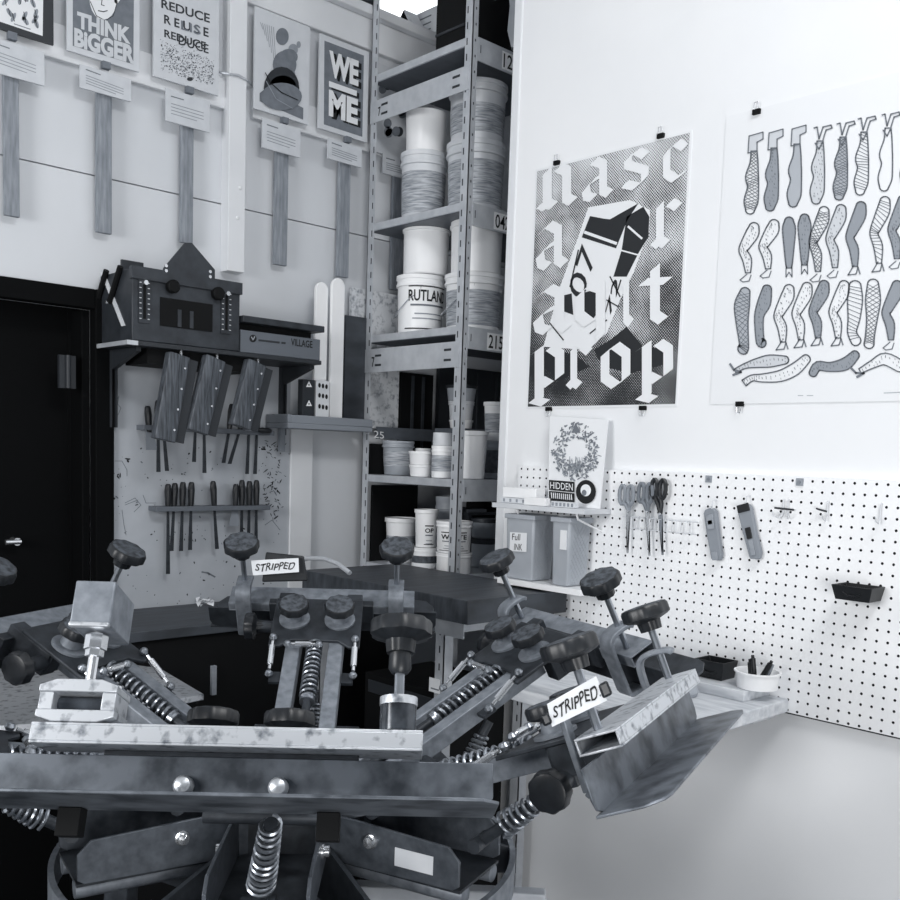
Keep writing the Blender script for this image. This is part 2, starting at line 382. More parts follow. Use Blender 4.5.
def art_stones(A, s):
    for (u, v, ru, rv, m) in ((.5, .2, .12, .075, INKM), (.7, .29, .09, .05, INKG), (.62, .38, .17, .07, INKM), (.55, .47, .22, .12, INKM), (.8, .22, .04, .03, INKG), (.5, .72, .33, .19, DGREY), (.56, .62, .2, .16, INKM), (.5, .8, .38, .12, INKM), (.52, .7, .25, .1, DGREY)):
        x, y = Q(s, u, v); A.ell(x, y, ru*54, rv*115, m, 1+int(v*9))
    for k in range(7): A.line([Q(s, .1+.04*k, .14), Q(s, .15+.04*k, .2+.05*k)], .6, INKG)
    A.poly([Q(s, .1, .84), Q(s, .2, .78), Q(s, .9, .84), Q(s, .9, .96), Q(s, .1, .92)], INKM, 1)
    A.line([Q(s, .2, .62), Q(s, .3, .7), Q(s, .5, .76), Q(s, .8, .78)], .9, INK, 12); A.line([Q(s, .22, .7), Q(s, .4, .84), Q(s, .7, .88)], .8, INKG, 12)
def art_weme(A, s):
    polyQ(A, s, .1, .06, .9, .95, INKM)
    for (t, v0, v1) in (('WE', .14, .42), ('ME', .56, .84)):
        A.text(t, quadQ(s, .26, v0+.02, .86, v1+.02), INK, .06, 1); A.text(t, quadQ(s, .2, v0, .8, v1), PAPER, .05, 3)
    polyQ(A, s, .25, .49, .82, .55, INK, 1); polyQ(A, s, .2, .47, .77, .53, PAPER, 3)
def art_sixth(A, s):
    rnd = random.Random(8); polyQ(A, s, .1, .1, .9, .88, CARD)
    for k in range(10): x, y = Q(s, rnd.uniform(.2, .85), rnd.uniform(.2, .75)); A.ell(x, y, 4, 5, rnd.choice((INKG, DGREY, INKM)), 1+k % 3, rnd.random())
def ext(top, bl, br, h=None): return top
sign(1, 'protest sign with dark-framed leaf print, leftmost on the wall', [(-12,-40),(54,-19),(53,46),(-12,24)], [(-14,33),(44.5,54),(44.5,87.5),(-14,68)], (5, 20, 60, 216), art_leaf, frame=DGREY)
sign(2, 'protest sign reading THINK BIGGER with a face on its print', [(67,-50),(140,-26),(139,72),(67,50)], [(80,62),(131,81),(131,101),(80,88)], (97, 112, 80, 233), art_think)
sign(3, 'protest sign with recycling words and speckled picture, beside the square post', [(153,-38),(219,-17),(219,96),(154.5,76)], [(166,88),(210,101),(210,132),(166,121)], (181, 193, 110, 243), art_reuse)
sign(4, 'protest sign with print of stacked round stones', [(255,6),(310,27),(308.5,125.5),(254,107.5)], [(262.5,117),(301,130),(300,158),(262.5,147)], (274.5, 287, 130, 265), art_stones)
sign(5, 'protest sign reading WE over ME', [(319.5,33),(369,52),(367,143),(319,127.5)], [(328,137),(362,149),(361.5,167),(328,159)], (337.5, 348.5, 150, 277), art_weme)
sign(6, 'protest sign half hidden behind the shelving upright and white pails', [(372,60),(420,79),(420,165),(371,150)], [(383,153),(412,161),(412,180),(383,174)], (391, 402, 165, 290), art_sixth)
# cable looped around the post
b = MB(); b.tube([onY(219, 72, YL-.03), onY(229, 74, YL-.055), onY(238, 75, YL-.058), onY(247, 80, YL-.055), onY(252, 85, YL-.01)], .004, GALV); tag(b.build('cable_tie'), 'thin cable looped around the white square post', 'cable')

# ------------------------------------------------------------------ wall shelf with machine box, squeegees, tool racks
YF = YL-.235
zs = onY(240, 352, YF).z
x0 = 1.285; x1 = onY(321, 350, YF).x
t = thing('wall_shelf', ((x0+x1)/2, YL, zs-.016), 'dark wall shelf on iron brackets carrying the machine box', 'shelf')
b = MB(); b.box(x0, x1, YF-.005, YL, zs-.014, zs, DGREY); b.build('shelf_board', t, bevel=.002)
b = MB(); b.box(x0-.004, x0+.03, YF-.009, YF-.005, zs-.014, zs-.001, GALV); b.box(x0-.004, x0, YF-.005, YL-.03, zs-.014, zs-.001, GALV); b.build('edge_strip', t)
def bracket(xb, t, depth_=.2, drop=.24):
    b = MB(); zt_ = zs-.0142
    b.box(xb-.012, xb-.006, YL-.03, YL-.012, zt_-drop, zt_, DGREY); b.box(xb+.006, xb+.012, YL-.03, YL-.012, zt_-drop, zt_, DGREY); b.box(xb-.006, xb+.006, YL-.018, YL-.012, zt_-drop, zt_, DGREY)
    b.prism([(YL-.03, zt_), (YL-depth_, zt_), (YL-depth_, zt_-.012), (YL-.03, zt_-.06)], lambda u, v, w: (w, u, v), xb-.008, xb+.008, DGREY); b.build('bracket', t)
bracket(onY(109, 380, YL-.02).x+.012, t); bracket(onY(285, 390, YL-.02).x-.01, t)
b = MB(); b.box(x0+.08, x0+.45, YL-.2, YL-.05, zs-.06, zs-.0142, BLACK); b.build('underframe', t)
# machine box
bx0 = 1.30; bx1 = onY(240, 300, YF).x; bz1 = onY(135, 268, YF).z; bz0 = zs+.001
t = thing('machine_box', ((bx0+bx1)/2, YF+.1, bz0), 'dark sheet-metal machine box with slotted gauges and pointed top, on the wall shelf', 'machine')
b = MB(); b.box(bx0, bx1, YF, YL-.012, bz0, bz1, DKBOX)
b.build('housing', t, bevel=.003)
ux = lambda px, py: onY(px, py, YF)
b = MB(); b.prism([(q.x, q.z) for q in (ux(160, 279), ux(163, 268), ux(184, 243), ux(191, 243), ux(214, 270), ux(214, 283))], lambda u, v, w: (u, YF-w, v), .001, .006, DKBOX)
for px, py in ((165, 266), (165, 271), (209, 272), (209, 277)): p = ux(px, py); b.cyl((p.x, YF-.005, p.z), (p.x, YF-.009, p.z), .005, CHROME, n=8)
b.build('gable_plate', t)
b = MB(); q = ux(147, 262); b.box(bx0+.03, bx0+.10, YL-.1, YL-.09, bz1, bz1+.045, DKBOX); b.build('back_gable', t)
b = MB(); b.box(bx0-.004, bx1+.004, YF-.008, YF+.012, bz1-.03, bz1+.006, DKBOX); b.build('top_flange', t)
for k, px in enumerate((144, 226)):
    a = ux(px, 283 if k == 0 else 294); c = ux(px, 319 if k == 0 else 330); b = MB()
    b.box(a.x-.018, a.x+.018, YF-.004, YF-.0005, c.z-.012, a.z+.012, DKBOX); b.box(a.x-.004, a.x+.004, YF-.006, YF-.003, c.z, a.z, BLACK)
    for i in range(8):
        z = c.z+(a.z-c.z)*i/7
        for s in (-1, 1): b.box(a.x+s*.013-.003, a.x+s*.013+.003, YF-.0055, YF-.003, z-.001, z+.001, PAILC)
    b.cyl((a.x, YF-.004, a.z), (a.x, YF-.016, a.z), .007, CHROME, n=10)
    b.build('slotted_gauge', t)
b = MB(); a = ux(160, 297); c = ux(212, 332); b.box(a.x, c.x, YF-.003, YF-.0005, c.z, a.z, BLACK)
for px in (179, 191): p = ux(px, 315); b.box(p.x-.006, p.x+.006, YF-.005, YF-.001, c.z+.003, a.z-.03, DKBOX)
b.build('window_opening', t)
for px, py in ((171, 287), (216, 294)):
    p = ux(px, py); b = MB(); b.lathe([(.018, 0), (.02, .004), (.02, .02), (.016, .024), (0, .024)], BLACK, (p.x, YF, p.z), (0, -1, 0), 16)
    b.build('dial_knob', t)
# side with white stripe and two arms
b = MB(); sX = lambda px, py: onX(px, py, bx0)
pA, pB = sX(103, 272), sX(124, 326)
b.prism([(pA.y+.012, pA.z), (pA.y-.012, pA.z), (pB.y-.012, pB.z), (pB.y+.012, pB.z)], lambda u, v, w: (bx0-w, u, v), .0005, .003, PAILC)
b.build('side_stripe', t)
for (a, c) in (((109, 271), (99, 305)), ((123, 267), (112, 303))):
    p, q = sX(*a), sX(*c); b = MB(); b.cyl((bx0-.008, p.y, p.z), (bx0-.008, q.y, q.z), .009, BLACK, n=8); b.cyl((bx0-.0, q.y, q.z), (bx0-.02, q.y, q.z), .005, CHROME, n=8); b.build('strut', t)
# VILLAGE drawer board
vx0, vx1 = bx1+.006, onY(321, 340, YF).x; vz1 = onY(282, 321, YF).z
t = thing('equipment_case', ((vx0+vx1)/2, YF+.1, zs+.001), 'long grey lidded case reading VILLAGE at the right end of wall shelf', 'case')
hv = vz1-zs
b = MB(); b.box(vx0, vx1, YF+.004, YL-.03, zs+.001, zs+hv*.62, CASEG); b.build('case_body', t, bevel=.002)
b = MB(); b.box(vx0, vx1+.006, YF-.012, YL-.02, zs+hv*.82, zs+hv*1.0, DKBOX); b.box(vx0+.01, vx1-.02, YF+.03, YL-.04, zs+hv*.62, zs+hv*.82, BLACK); b.build('lid', t, bevel=.002)
pr = MB(); pr.flat = True; A = Art(pr, wallart(YF+.004), .0006)
A.text('VILLAGE', [(291, 345.5), (312.5, 348.2), (312.5, 341), (291, 338.2)], INK, .02); A.ell(253, 338.5, 3.6, 3.8, INK); A.line([(251.5, 337), (253, 340), (254.7, 336.6)], .9, PAILG, 1)
for xa, xb in ((259, 263), (264, 270), (271, 279), (282, 285)): A.line([(xa, 340.3+(xa-259)*.11), (xb, 340.3+(xb-259)*.11)], 2.0, DGREY)
pr.build('case_lettering', t)
# squeegees hung under the shelf
hz = zs-.016
def squeegee(px_top, px_bot, label, yoff):
    (ax, ay), (bx, by) = px_top, px_bot
    Y = YF+.02
    p = onY(ax, ay, Y); q = onY(bx, by, Y)
    p.z = min(p.z, hz-.012)
    d = (q-p); L = d.length; u = d.normalized(); n = Vector((0, -1, 0)); w = u.cross(n)
    if w.x < 0: w = -w
    t = thing('squeegee', q, label, 'squeegee', 'squeegees hung under the wall shelf')
    M = Matrix((( w.x, n.x, u.x, p.x), (w.y, n.y, u.y, p.y), (w.z, n.z, u.z, p.z), (0, 0, 0, 1)))
    b = MB(); b.M = M   # local: x across, y toward viewer, z along
    prof = [(-.045, -.016), (-.045, .016), (-.02, .02), (.0, .012), (.02, .012), (.028, .009), (.028, -.009), (.0, -.014)]
    b.prism(prof, lambda a, c, z: (a, c, z), 0, L, RUBW); b.build('handle', t, bevel=.003)
    b = MB(); b.M = M; b.box(.0285, .058, -.004, .004, .004, L-.004, DGREY); b.build('rubber_blade', t)
    for k in range(4):
        b = MB(); b.M = M; z = L*(.14+.24*k); b.cyl((.014, .0122, z), (.014, .0145, z), .0035, CHROME, n=8); b.build('screw', t)
    b = MB(); b.cyl(p+Vector((0, 0, .0)), Vector((p.x, p.y, hz+.002)), .004, CHROME, n=8); b.build('hang_hook', t)
squeegee((181, 346), (166, 441), 'wooden squeegee hung leftmost under the wall shelf', 0)
squeegee((217, 349), (199, 433), 'wooden squeegee hung in the middle of three under wall shelf', 0)
squeegee((258, 356), (242, 428), 'wooden squeegee hung rightmost, below the lettered case', 0)
# tool racks
def tool(pxh, ytop, yr, xb, yb, label, group, rackY, blade='thin', hm=None):
    Y = rackY
    p = onY(pxh, ytop, Y); r = onY(pxh+(xb-pxh)*.35, yr, Y); q = onY(xb, yb, Y)
    k = depth(p)/F
    t = thing('palette_knife' if blade == 'thin' else 'scraper', q, label, 'knife' if blade == 'thin' else 'scraper', group)
    b = MB(); d = (r-p); b.tube([p, p+d*.06, p+d*.3, p+d*.8, r+d*.05], [.006, .0095, .0115, .0095, .007], hm or KNOB, 10); b.build('handle', t)
    b = MB(); w = .007 if blade == 'thin' else .02
    b.add([r+Vector((-w*.6, -.0012, 0)), r+Vector((w*.6, -.0012, 0)), q+Vector((w, -.0012, 0)), q+Vector((-w, -.0012, 0)),
           r+Vector((-w*.6, .0012, 0)), r+Vector((w*.6, .0012, 0)), q+Vector((w, .0012, 0)), q+Vector((-w, .0012, 0))],
          [(0,1,2,3),(7,6,5,4),(0,4,5,1),(1,5,6,2),(2,6,7,3),(3,7,4,0)], STEELD if blade == 'thin' else MIDG)
    b.build('blade', t)
RY = YL-.045
def rack(xa, xb, y, label):
    p = onY(xa, y, RY); q = onY(xb, y, RY)
    b = MB(); z = (p.z+q.z)/2
    b.box(p.x, q.x, RY-.022, RY-.013, z-.008, z+.008, CASEG); b.box(p.x, q.x, RY+.013, YL-.012, z-.008, z+.008, CASEG)
    b.box(p.x, p.x+.012, RY-.013, RY+.013, z-.008, z+.008, CASEG); b.box(q.x-.012, q.x, RY-.013, RY+.013, z-.008, z+.008, CASEG)
    tag(b.build('tool_rack', bevel=.001), label, 'rack', 'slotted tool racks on the splattered wall'); return z
rack(141, 271, 430.5, 'slotted tool rack on splattered wall, just below the hanging squeegees')
rack(153, 267, 508, 'lower slotted tool rack on splattered wall holding nine tools')
low = [(168, 484, 168, 574, 'palette knife with the longest blade, leftmost on the lower rack'),
       (175, 483, 171.5, 551, 'palette knife second from left on the lower rack'),
       (183, 482, 181, 551, 'palette knife third from left on the lower rack'),
       (191.5, 482, 190, 550, 'palette knife fourth from left on the lower rack'),
       (213, 481, 217, 549, 'palette knife standing alone mid-way along the lower rack'),
       (236, 484, 234, 526, 'short wide-bladed scraper on the right half of lower rack'),
       (242, 480, 241.5, 540, 'palette knife just right of the short scraper on lower rack'),
       (249.5, 481, 248.5, 541, 'palette knife second from right on the lower rack'),
       (256.5, 480, 256, 543, 'palette knife rightmost on the lower rack')]
for i, (hx, ty, bx, by, lab) in enumerate(low): tool(hx, ty, 509, bx, by, lab, 'tools in the lower rack', RY, 'thin' if i != 5 else 'wide')
up = [(147.5, 406, 152, 450, 'scraper with black handle, leftmost on the upper rack', 'wide'),
      (158, 400, 158.5, 472, 'palette knife beside the scraper on the upper rack', 'thin'),
      (162, 404, 167, 471, 'palette knife leaning right behind the left squeegee', 'thin'),
      (196, 412, 194, 462, 'palette knife with the shorter blade below the middle squeegee', 'thin'),
      (204, 412, 204.5, 473, 'palette knife with the longer blade below the middle squeegee', 'thin'),
      (232, 404, 223.5, 463, 'palette knife with handle showing left of the right squeegee', 'thin'),
      (245, 412, 229.5, 464, 'dark palette knife slanting steeply on the upper rack', 'thin'),
      (250, 412, 247, 474, 'palette knife below the right squeegee, left of the last', 'thin'),
      (258, 412, 255, 474, 'palette knife rightmost on the upper rack', 'thin')]
for hx, ty, bx, by, lab, kd in up: tool(hx, ty, 431, bx, by, lab, 'tools in the upper rack', RY, kd)
b = MB(); p = onY(258, 430, RY-.03); q = onY(271, 431, RY-.03); b.tube([p, p.lerp(q, .3), p.lerp(q, .8), q], [.006, .011, .01, .006], KNOB, 10)
b.box(p.x-.05, p.x+.005, RY-.032, RY-.028, p.z-.004, p.z+.004, MIDG)
tag(b.build('putty_knife'), 'black-handled knife lying flat across the upper rack right end', 'knife')

# ------------------------------------------------------------------ little wall ledge with boards, left of the shelving
LY = YL-.16; lz = onY(330, 425, LY).z
lx0 = onY(288, 420, LY).x; lx1 = 2.27
b = MB(); b.box(lx0, lx1, LY, YL-.021, lz-.018, lz, MIDG); b.box(lx0, lx0+.012, LY, YL-.021, lz, lz+.03, MIDG); b.box(lx0+.012, lx1, LY, LY+.01, lz, lz+.028, MIDG)
b.box(lx0+.05, lx0+.07, YL-.021-.02, YL-.021, lz-.10, lz-.018, MIDG)
tag(b.build('wall_ledge', bevel=.002), 'grey lipped wall ledge holding upright boards, left of the steel shelving', 'shelf')
def paddle(pc, ptop, wpx, Y, label):
    p = onY(pc, ptop, Y); k = depth(p)/F; w = wpx*k/2*.98
    prof = [(-w, lz+.001)]+[(-w*cos(pi*i/12), p.z-w*1.1+w*1.1*sin(pi*i/12)) for i in range(13)]+[(w, lz+.001)]
    b = MB(); b.prism(prof, lambda u, v, d: (p.x+u, Y+d, v), 0, .014, PAILW); 
    tag(b.build('white_paddle_board', bevel=.002), label, 'board', 'white round-topped boards on the ledge')
paddle(322.5, 282, 15, LY+.06, 'white round-topped board on the ledge, the shorter left one')
paddle(339, 278, 16, LY+.045, 'white round-topped board on the ledge, beside the shelving upright')
b = MB(); p = onY(346, 315, LY+.09); q = onY(372, 300, LY+.09); b.box(p.x, q.x, LY+.09, LY+.105, lz+.001, p.z, DKTOP); tag(b.build('dark_board'), 'dark stained board leaning behind the white round-topped boards', 'board')
b = MB(); p = onY(352, 287, LY+.115); q = onY(402, 275, LY+.115); b.box(p.x, q.x, LY+.115, LY+.13, lz+.001, p.z, SPECK); tag(b.build('speckled_panel'), 'pale speckled panel standing at wall behind the shelving upright', 'panel')
def smallbox(xa, xb, yt, m, label, marks, mk):
    Y = LY+.015; p = onY(xa, yt, Y); q = onY(xb, yt, Y)
    t = thing('small_box', ((p.x+q.x)/2, Y, lz), label, 'box')
    b = MB(); b.box(p.x, q.x, Y, Y+.03, lz+.001, p.z, m); b.build('carton', t, bevel=.001)
    pr = MB(); pr.flat = True; A = Art(pr, wallart(Y), .0006); marks(A); pr.build('printed_marks', t)
def mk1(A):
    for y in (387, 406): A.poly([(306, y), (312, y), (309, y-6)], PAILW); A.poly([(308, y-1.5), (310, y-1.5), (309, y-3.6)], DGREY, 1)
smallbox(303, 315, 379, DGREY, 'small dark box with white triangle marks on ledge', mk1, 0)
def mk2(A):
    for y in (386, 396, 407):
        for x in (319.5, 323, 326.5): A.ell(x, y+(x-323)*.2, 1.3, 2.4, INK)
smallbox(316.5, 329.5, 380, PAILC, 'small white box with black symbols on ledge', mk2, 0)

# ------------------------------------------------------------------ steel shelving
XS = 2.30
yn0 = onX(464, 300, XS).y; yn1 = yn0+.036
yf1 = onX(366, 300, XS).y; yf0 = yf1-.036
XE = 3.4
t = thing('steel_shelving', (XS+.5, (yn0+yf1)/2, 0), 'tall slotted-angle steel shelving unit stacked with pails', 'shelving')
def upright(x, y, sx, sy):
    b = MB(); th = .003; w = .036; wx = .024
    b.box(min(x, x+sx*wx), max(x, x+sx*wx), min(y, y+sy*th), max(y, y+sy*th), 0, 3.6, GALV)
    b.box(min(x, x+sx*th), max(x, x+sx*th), min(y, y+sy*w), max(y, y+sy*w), 0, 3.6, GALV)
    z = 1.0
    if x < 2.5:
        while z < 3.5:   # slots and bolt holes
            xx = x-sx*.0006; b.box(min(xx, xx+sx*.0005), max(xx, xx+sx*.0005), y+sy*.026-.0025, y+sy*.026+.0025, z, z+.022, DGREY)
            if sy > 0: b.box(x+sx*.013-.0022, x+sx*.013+.0022, y-.0006, y-.0001, z+.008, z+.016, DGREY)
            z += .05
    b.build('upright', t)
upright(XS, yn0, 1, 1); upright(XS, yf1, 1, -1); upright(XE, yn0, -1, 1); upright(XE, yf1, -1, -1)
def zlev(px, py): return onX(px, py, XS).z
LV = {1: zlev(420, 56), 2: zlev(418, 212.5), 3: zlev(414, 330.5), 5: zlev(411, 477), 6: zlev(440, 574)}
for k, z in LV.items():
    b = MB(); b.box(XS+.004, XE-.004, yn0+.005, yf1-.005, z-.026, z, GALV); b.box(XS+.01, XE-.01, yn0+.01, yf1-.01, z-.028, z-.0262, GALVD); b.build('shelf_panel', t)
    if k in (1, 3, 6):
        za, zb = (zlev(420, 84), zlev(420, 107)) if k == 1 else ((zlev(412, 345.5), zlev(412, 370)) if k == 3 else (z-.07, z-.13))
        b = MB(); b.box(XS-.003, XS-.0005, yn0+.01, yf1-.004, zb, za, GALV)
        for y in (yn0+.07, yf1-.085):
            for zz in (.3, .7): h = za-zb; b.box(XS-.0036, XS-.003, y-.018, y+.018, zb+h*zz-.004, zb+h*zz+.004, DGREY)
        b.build('end_beam', t)
    b = MB(); b.box(XS+.025, XE-.025, yn0-.002, yn0+.0045, z-.075, z-.002, GALV); b.box(XS+.035, XS+.038, yn0-.0026, yn0-.002, z-.05, z-.025, DGREY)
    b.build('long_beam', t)
    tagtxt = {1: '128', 2: '042', 3: '215', 5: None, 6: None}[k]
    if tagtxt:
        b = MB(); b.flat = True
        y = yn0-.0027; xa = onY({1: 502, 2: 494, 3: 487}[k], {1: 62, 2: 217, 3: 345}[k], y).x
        f = lambda u, v, h: Vector((u, y-h, v))
        A = Art(b, f, .0005)
        b.add([(xa, y, z-.07), (xa+.085, y, z-.07), (xa+.085, y, z-.012), (xa, y, z-.012)], [(0, 1, 2, 3)], PAILW)
        A.text(tagtxt, [(xa+.007, z-.064), (xa+.078, z-.064), (xa+.078, z-.018), (xa+.007, z-.018)], INK, .01)
        b.build('shelf_tag', t)
# back beam with pencilled number
zb1, zb0 = onY(400, 428, yf1-.03).z, onY(400, 440, yf1-.03).z
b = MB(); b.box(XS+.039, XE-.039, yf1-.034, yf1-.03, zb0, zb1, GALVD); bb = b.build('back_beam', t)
b = MB(); b.flat = True; A = Art(b, wallart(yf1-.034), .0006); A.text('25', [(374, 437.5), (384, 439), (384, 432), (374, 430.5)], PAILW, 0); b.build('beam_number', bb)
b = MB(); b.flat = True; A = Art(b, lambda x, y, h: onX(x, y, XS-.003-h), .0008); A.text('7', [(371.6, 367), (374.5, 367), (374.5, 357), (371.6, 357)], INK, .01); b.build('beam_digit', t)
b = MB(); b.flat = True; A = Art(b, lambda x, y, h: onX(x, y, XS-.003-h), .0008); A.text('7', [(378, 116.5), (380.5, 115.5), (380.5, 106.5), (378, 107.5)], INK, .01); b.build('beam_digit', t)

def pail(cat, px, wpx, z0, ytop, X, label, body=PAILW, band=None, text=None, lid=True, taper=.9, handle=False, rim=True, group='ink pails on the steel shelving', name='ink_pail', base=None, cap=None, bandv=(.12, .72)):
    c = onX(px, (ytop+430)/2, X); k = depth(c)/F; r = wpx*k/2
    D_ = hypot(c.x, c.y); zt = onX(px, ytop, X).z; zt = CH+(zt-CH)*((D_-r)/D_ if zt > CH else (D_+r)/D_); h = max(.02, zt-z0)
    t = thing(name, (c.x, c.y, z0), label, cat, group)
    rb = r*taper
    rr = lambda v: rb+(r*.965-rb)*v
    b = MB(); b.lathe([(0, 0), (rb*.96, 0), (rb, .004), (r*.965, h*.97), (r*.9, h*.975), (0, h*.975)], body, (c.x, c.y, z0+.001), n=32); b.build('tub', t)
    if rim:
        b = MB(); hh = min(.2*h, .05)
        if lid:
            b.lathe([(r*.97, h-hh), (r*1.02, h-hh*.95), (r*1.02, h-hh*.75), (r*.985, h-hh*.7), (r*.985, h-hh*.4), (r*1.02, h-hh*.35), (r*1.02, h-hh*.02), (r*.95, h), (r*.9, h-hh*.15), (0, h-hh*.15)], cap or body, (c.x, c.y, z0+.001), n=32); b.build('lid', t)
        else:
            b.lathe([(r*.97, h*.9), (r*1.03, h*.91), (r*1.03, h), (r*.93, h), (r*.93, h*.98), (0, h*.98)], body, (c.x, c.y, z0+.001), n=32); b.build('rim', t)
    if band:
        b = MB(); v0, v1 = bandv
        b.lathe([(rr(v0)*1.006+.0006, h*v0), (rr(v1)*1.006+.0006, h*v1)], band, (c.x, c.y, z0+.001), n=32); b.f = b.f[:32]; b.mi = b.mi[:32]; b.build('label_band', t)
    ang0 = atan2(-c.y, -c.x)
    if text:
        v, f = text_tris(text[0], .02); span = text[1]; z_0, z_1 = text[2], text[3]
        pts = []
        for x, y in v:
            a = ang0+(x-.5)*span+text[4]; zz = z_0+(z_1-z_0)*y; R = rr(zz)*1.006+.002
            pts.append((c.x+R*cos(a), c.y+R*sin(a), z0+h*zz))
        b = MB(); b.flat = True; b.add(pts, f, INK)
        for q, (za, zb, w, mm) in enumerate(((z_1+.05, z_1+.08, span, INK), (z_0-.08, z_0-.05, span*.9, INKM), (z_0-.22, z_0-.2, span*.7, INKG), (z_0-.3, z_0-.28, span*.8, INKG), (.08, .1, span*1.2, INK))):
            n = 10; P = []
            for j in range(n+1):
                for zz in (za, zb): a = ang0+(j/n-.5)*w+text[4]; R = rr(zz)*1.006+.002; P.append((c.x+R*cos(a), c.y+R*sin(a), z0+h*zz))
            b.add(P, [(2*j, 2*j+2, 2*j+3, 2*j+1) for j in range(n)], mm)
        b.build('lettering', t)
    if handle:
        b = MB(); pts = []
        for j in range(17):
            a = pi*j/16; w = r*1.04*cos(a); dz = -h*.5*sin(a)
            d = Vector((cos(ang0), sin(ang0), 0)); s = Vector((-d.y, d.x, 0)); pts.append(Vector((c.x, c.y, z0+h*.80))+d*w*.9-s*(r*1.05+.004)*(sin(a) if abs(w) < r*.99 else 0)*1.0-s*0+Vector((0, 0, dz)))
        b.tube(pts, .0022, CHROME, 6); b.build('wire_handle', t)
    return z0+h
XF, XN = 2.43, 2.47
e = .001
P_ = 'pail'
# shelf 2 (between upper beams)
z = pail(P_, 420.5, 46, LV[2]+e, 150, XF, 'label-wrapped pail at the bottom of the back stack on second shelf', PAILC, LABG, bandv=(.1, .7))
pail(P_, 422, 42, z+e, 108, XF, 'plain white pail on top of the label-wrapped one, second shelf back', PAILW, rim=False)
z = pail(P_, 472, 58, LV[2]+e, 139, XN, 'label-wrapped pail behind the near upright, bottom of its stack on second shelf', PAILC, LABG, bandv=(.1, .72))
pail(P_, 473, 57, z+e, 79, XN, 'pale label-wrapped pail topmost behind the near upright', PAILC, LABG, bandv=(.12, .6))
# shelf 3
z = pail(P_, 419, 48, LV[3]+e, 274, XF, 'white pail lettered in black, bottom of back stack on third shelf', PAILW, None, ('RUTLAND', 1.9, .55, .74, .42), handle=True, bandv=(.1, .8))
pail(P_, 424, 47, z+e, 219, XF, 'plain white pail on top of the black-lettered pail', PAILW, taper=.94)
z = pail(P_, 472, 58, LV[3]+e, 272, XN, 'pail with dense dark label behind near upright, bottom of stack on third shelf', PAILW, LABG, handle=True, bandv=(.08, .7))
pail(P_, 474, 53, z+e, 214, XN, 'plain white pail on top of the dark-labelled pail by near upright', PAILW, taper=.93)
# box beside the top pails
b = MB(); p = onX(497, 92, 2.75); q = onX(520, 92, 2.75); zz = LV[2]+e
tq = thing('ink_carton', (2.8, (p.y+q.y)/2, zz), 'pale carton standing right of the topmost pails on second shelf', 'box'); b.box(2.72, 2.98, q.y-.08, p.y, zz, min(p.z, LV[1]-.1), PAILC); b.build('carton', tq, bevel=.002)
b = MB(); b.box(2.7195, 2.72, p.y-.035, p.y-.01, zz+.25*(p.z-zz), zz+.7*(p.z-zz), DGREY); b.build('carton_label', tq)
# shelf 5
g5 = 'tubs on the waist-high shelf'
pail('tub', 398.5, 32, LV[5]+e, 441, 2.42, 'grey labelled tub at the left of the waist-high shelf', PAILG, LABG, taper=.84, group=g5, name='ink_tub', bandv=(.25, .7))
z = pail('tub', 421.5, 24, LV[5]+e, 465, 2.36, 'small white tub, lower of two stacked on waist-high shelf', PAILW, taper=.88, group=g5, name='ink_tub')
pail('tub', 421.5, 25, z+e, 451.5, 2.36, 'small white tub, upper of two stacked on waist-high shelf', PAILW, taper=.88, group=g5, name='ink_tub')
pail('tub', 423.5, 16, LV[5]+e, 448.5, 2.50, 'white tub half hidden behind the two small stacked tubs', PAILW, taper=.9, group=g5, name='ink_tub')
z = pail('tub', 442.5, 21, LV[5]+e, 446, 2.36, 'white printed jar just left of the near upright on waist-high shelf', PAILW, LABG, taper=.95, group=g5, name='ink_jar', bandv=(.2, .7))
pail('tub', 442.5, 19, z+e, 432.5, 2.36, 'crumpled white carton top standing on the printed jar', PAILC, taper=1.0, rim=False, group=g5, name='ink_jar')
pail('tub', 473.5, 30, LV[5]+e, 431, 2.44, 'tall plain white cup right of the near upright', PAILW, taper=.82, lid=False, group=g5, name='mixing_cup')
z = pail('tub', 497, 27, LV[5]+e, 441, 2.60, 'grey round-emblem jar at the wall edge on waist-high shelf', PAILG, LABD, taper=.95, group=g5, name='ink_jar', bandv=(.15, .75))
pail('tub', 497, 27, z+e, 402, 2.60, 'white printed cup on top of the grey emblem jar', PAILW, LABG, taper=.8, lid=False, group=g5, name='mixing_cup', bandv=(.2, .7))
# tubs on a low box behind (stack seen through the shelf)
xb = 2.60; q = onX(461, 440, xb); zst = LV[5]+e
b = MB(); b.box(xb-.06, xb+.1, q.y-.085, q.y+.085, zst, onX(461, 429, xb).z, GALVD); tag(b.build('riser_box'), 'grey riser box behind the near upright, under a stack of tubs', 'box')
zz = onX(461, 429, xb).z+e
z = pail('tub', 461, 24, zz, 420, xb, 'small white tub at the bottom of the stack on the riser box', PAILW, group=g5, name='ink_tub', taper=.9)
z = pail('tub', 461, 26, z+e, 401, xb, 'pale spotted tub in the middle of the stack on the riser box', PAILC, group=g5, name='ink_tub', taper=.86)
z = pail('tub', 461, 31, z+e, 385, xb, 'dark grey tub topping the stack on the riser box', PAILG, group=g5, name='ink_tub', taper=.85, cap=STEELD)
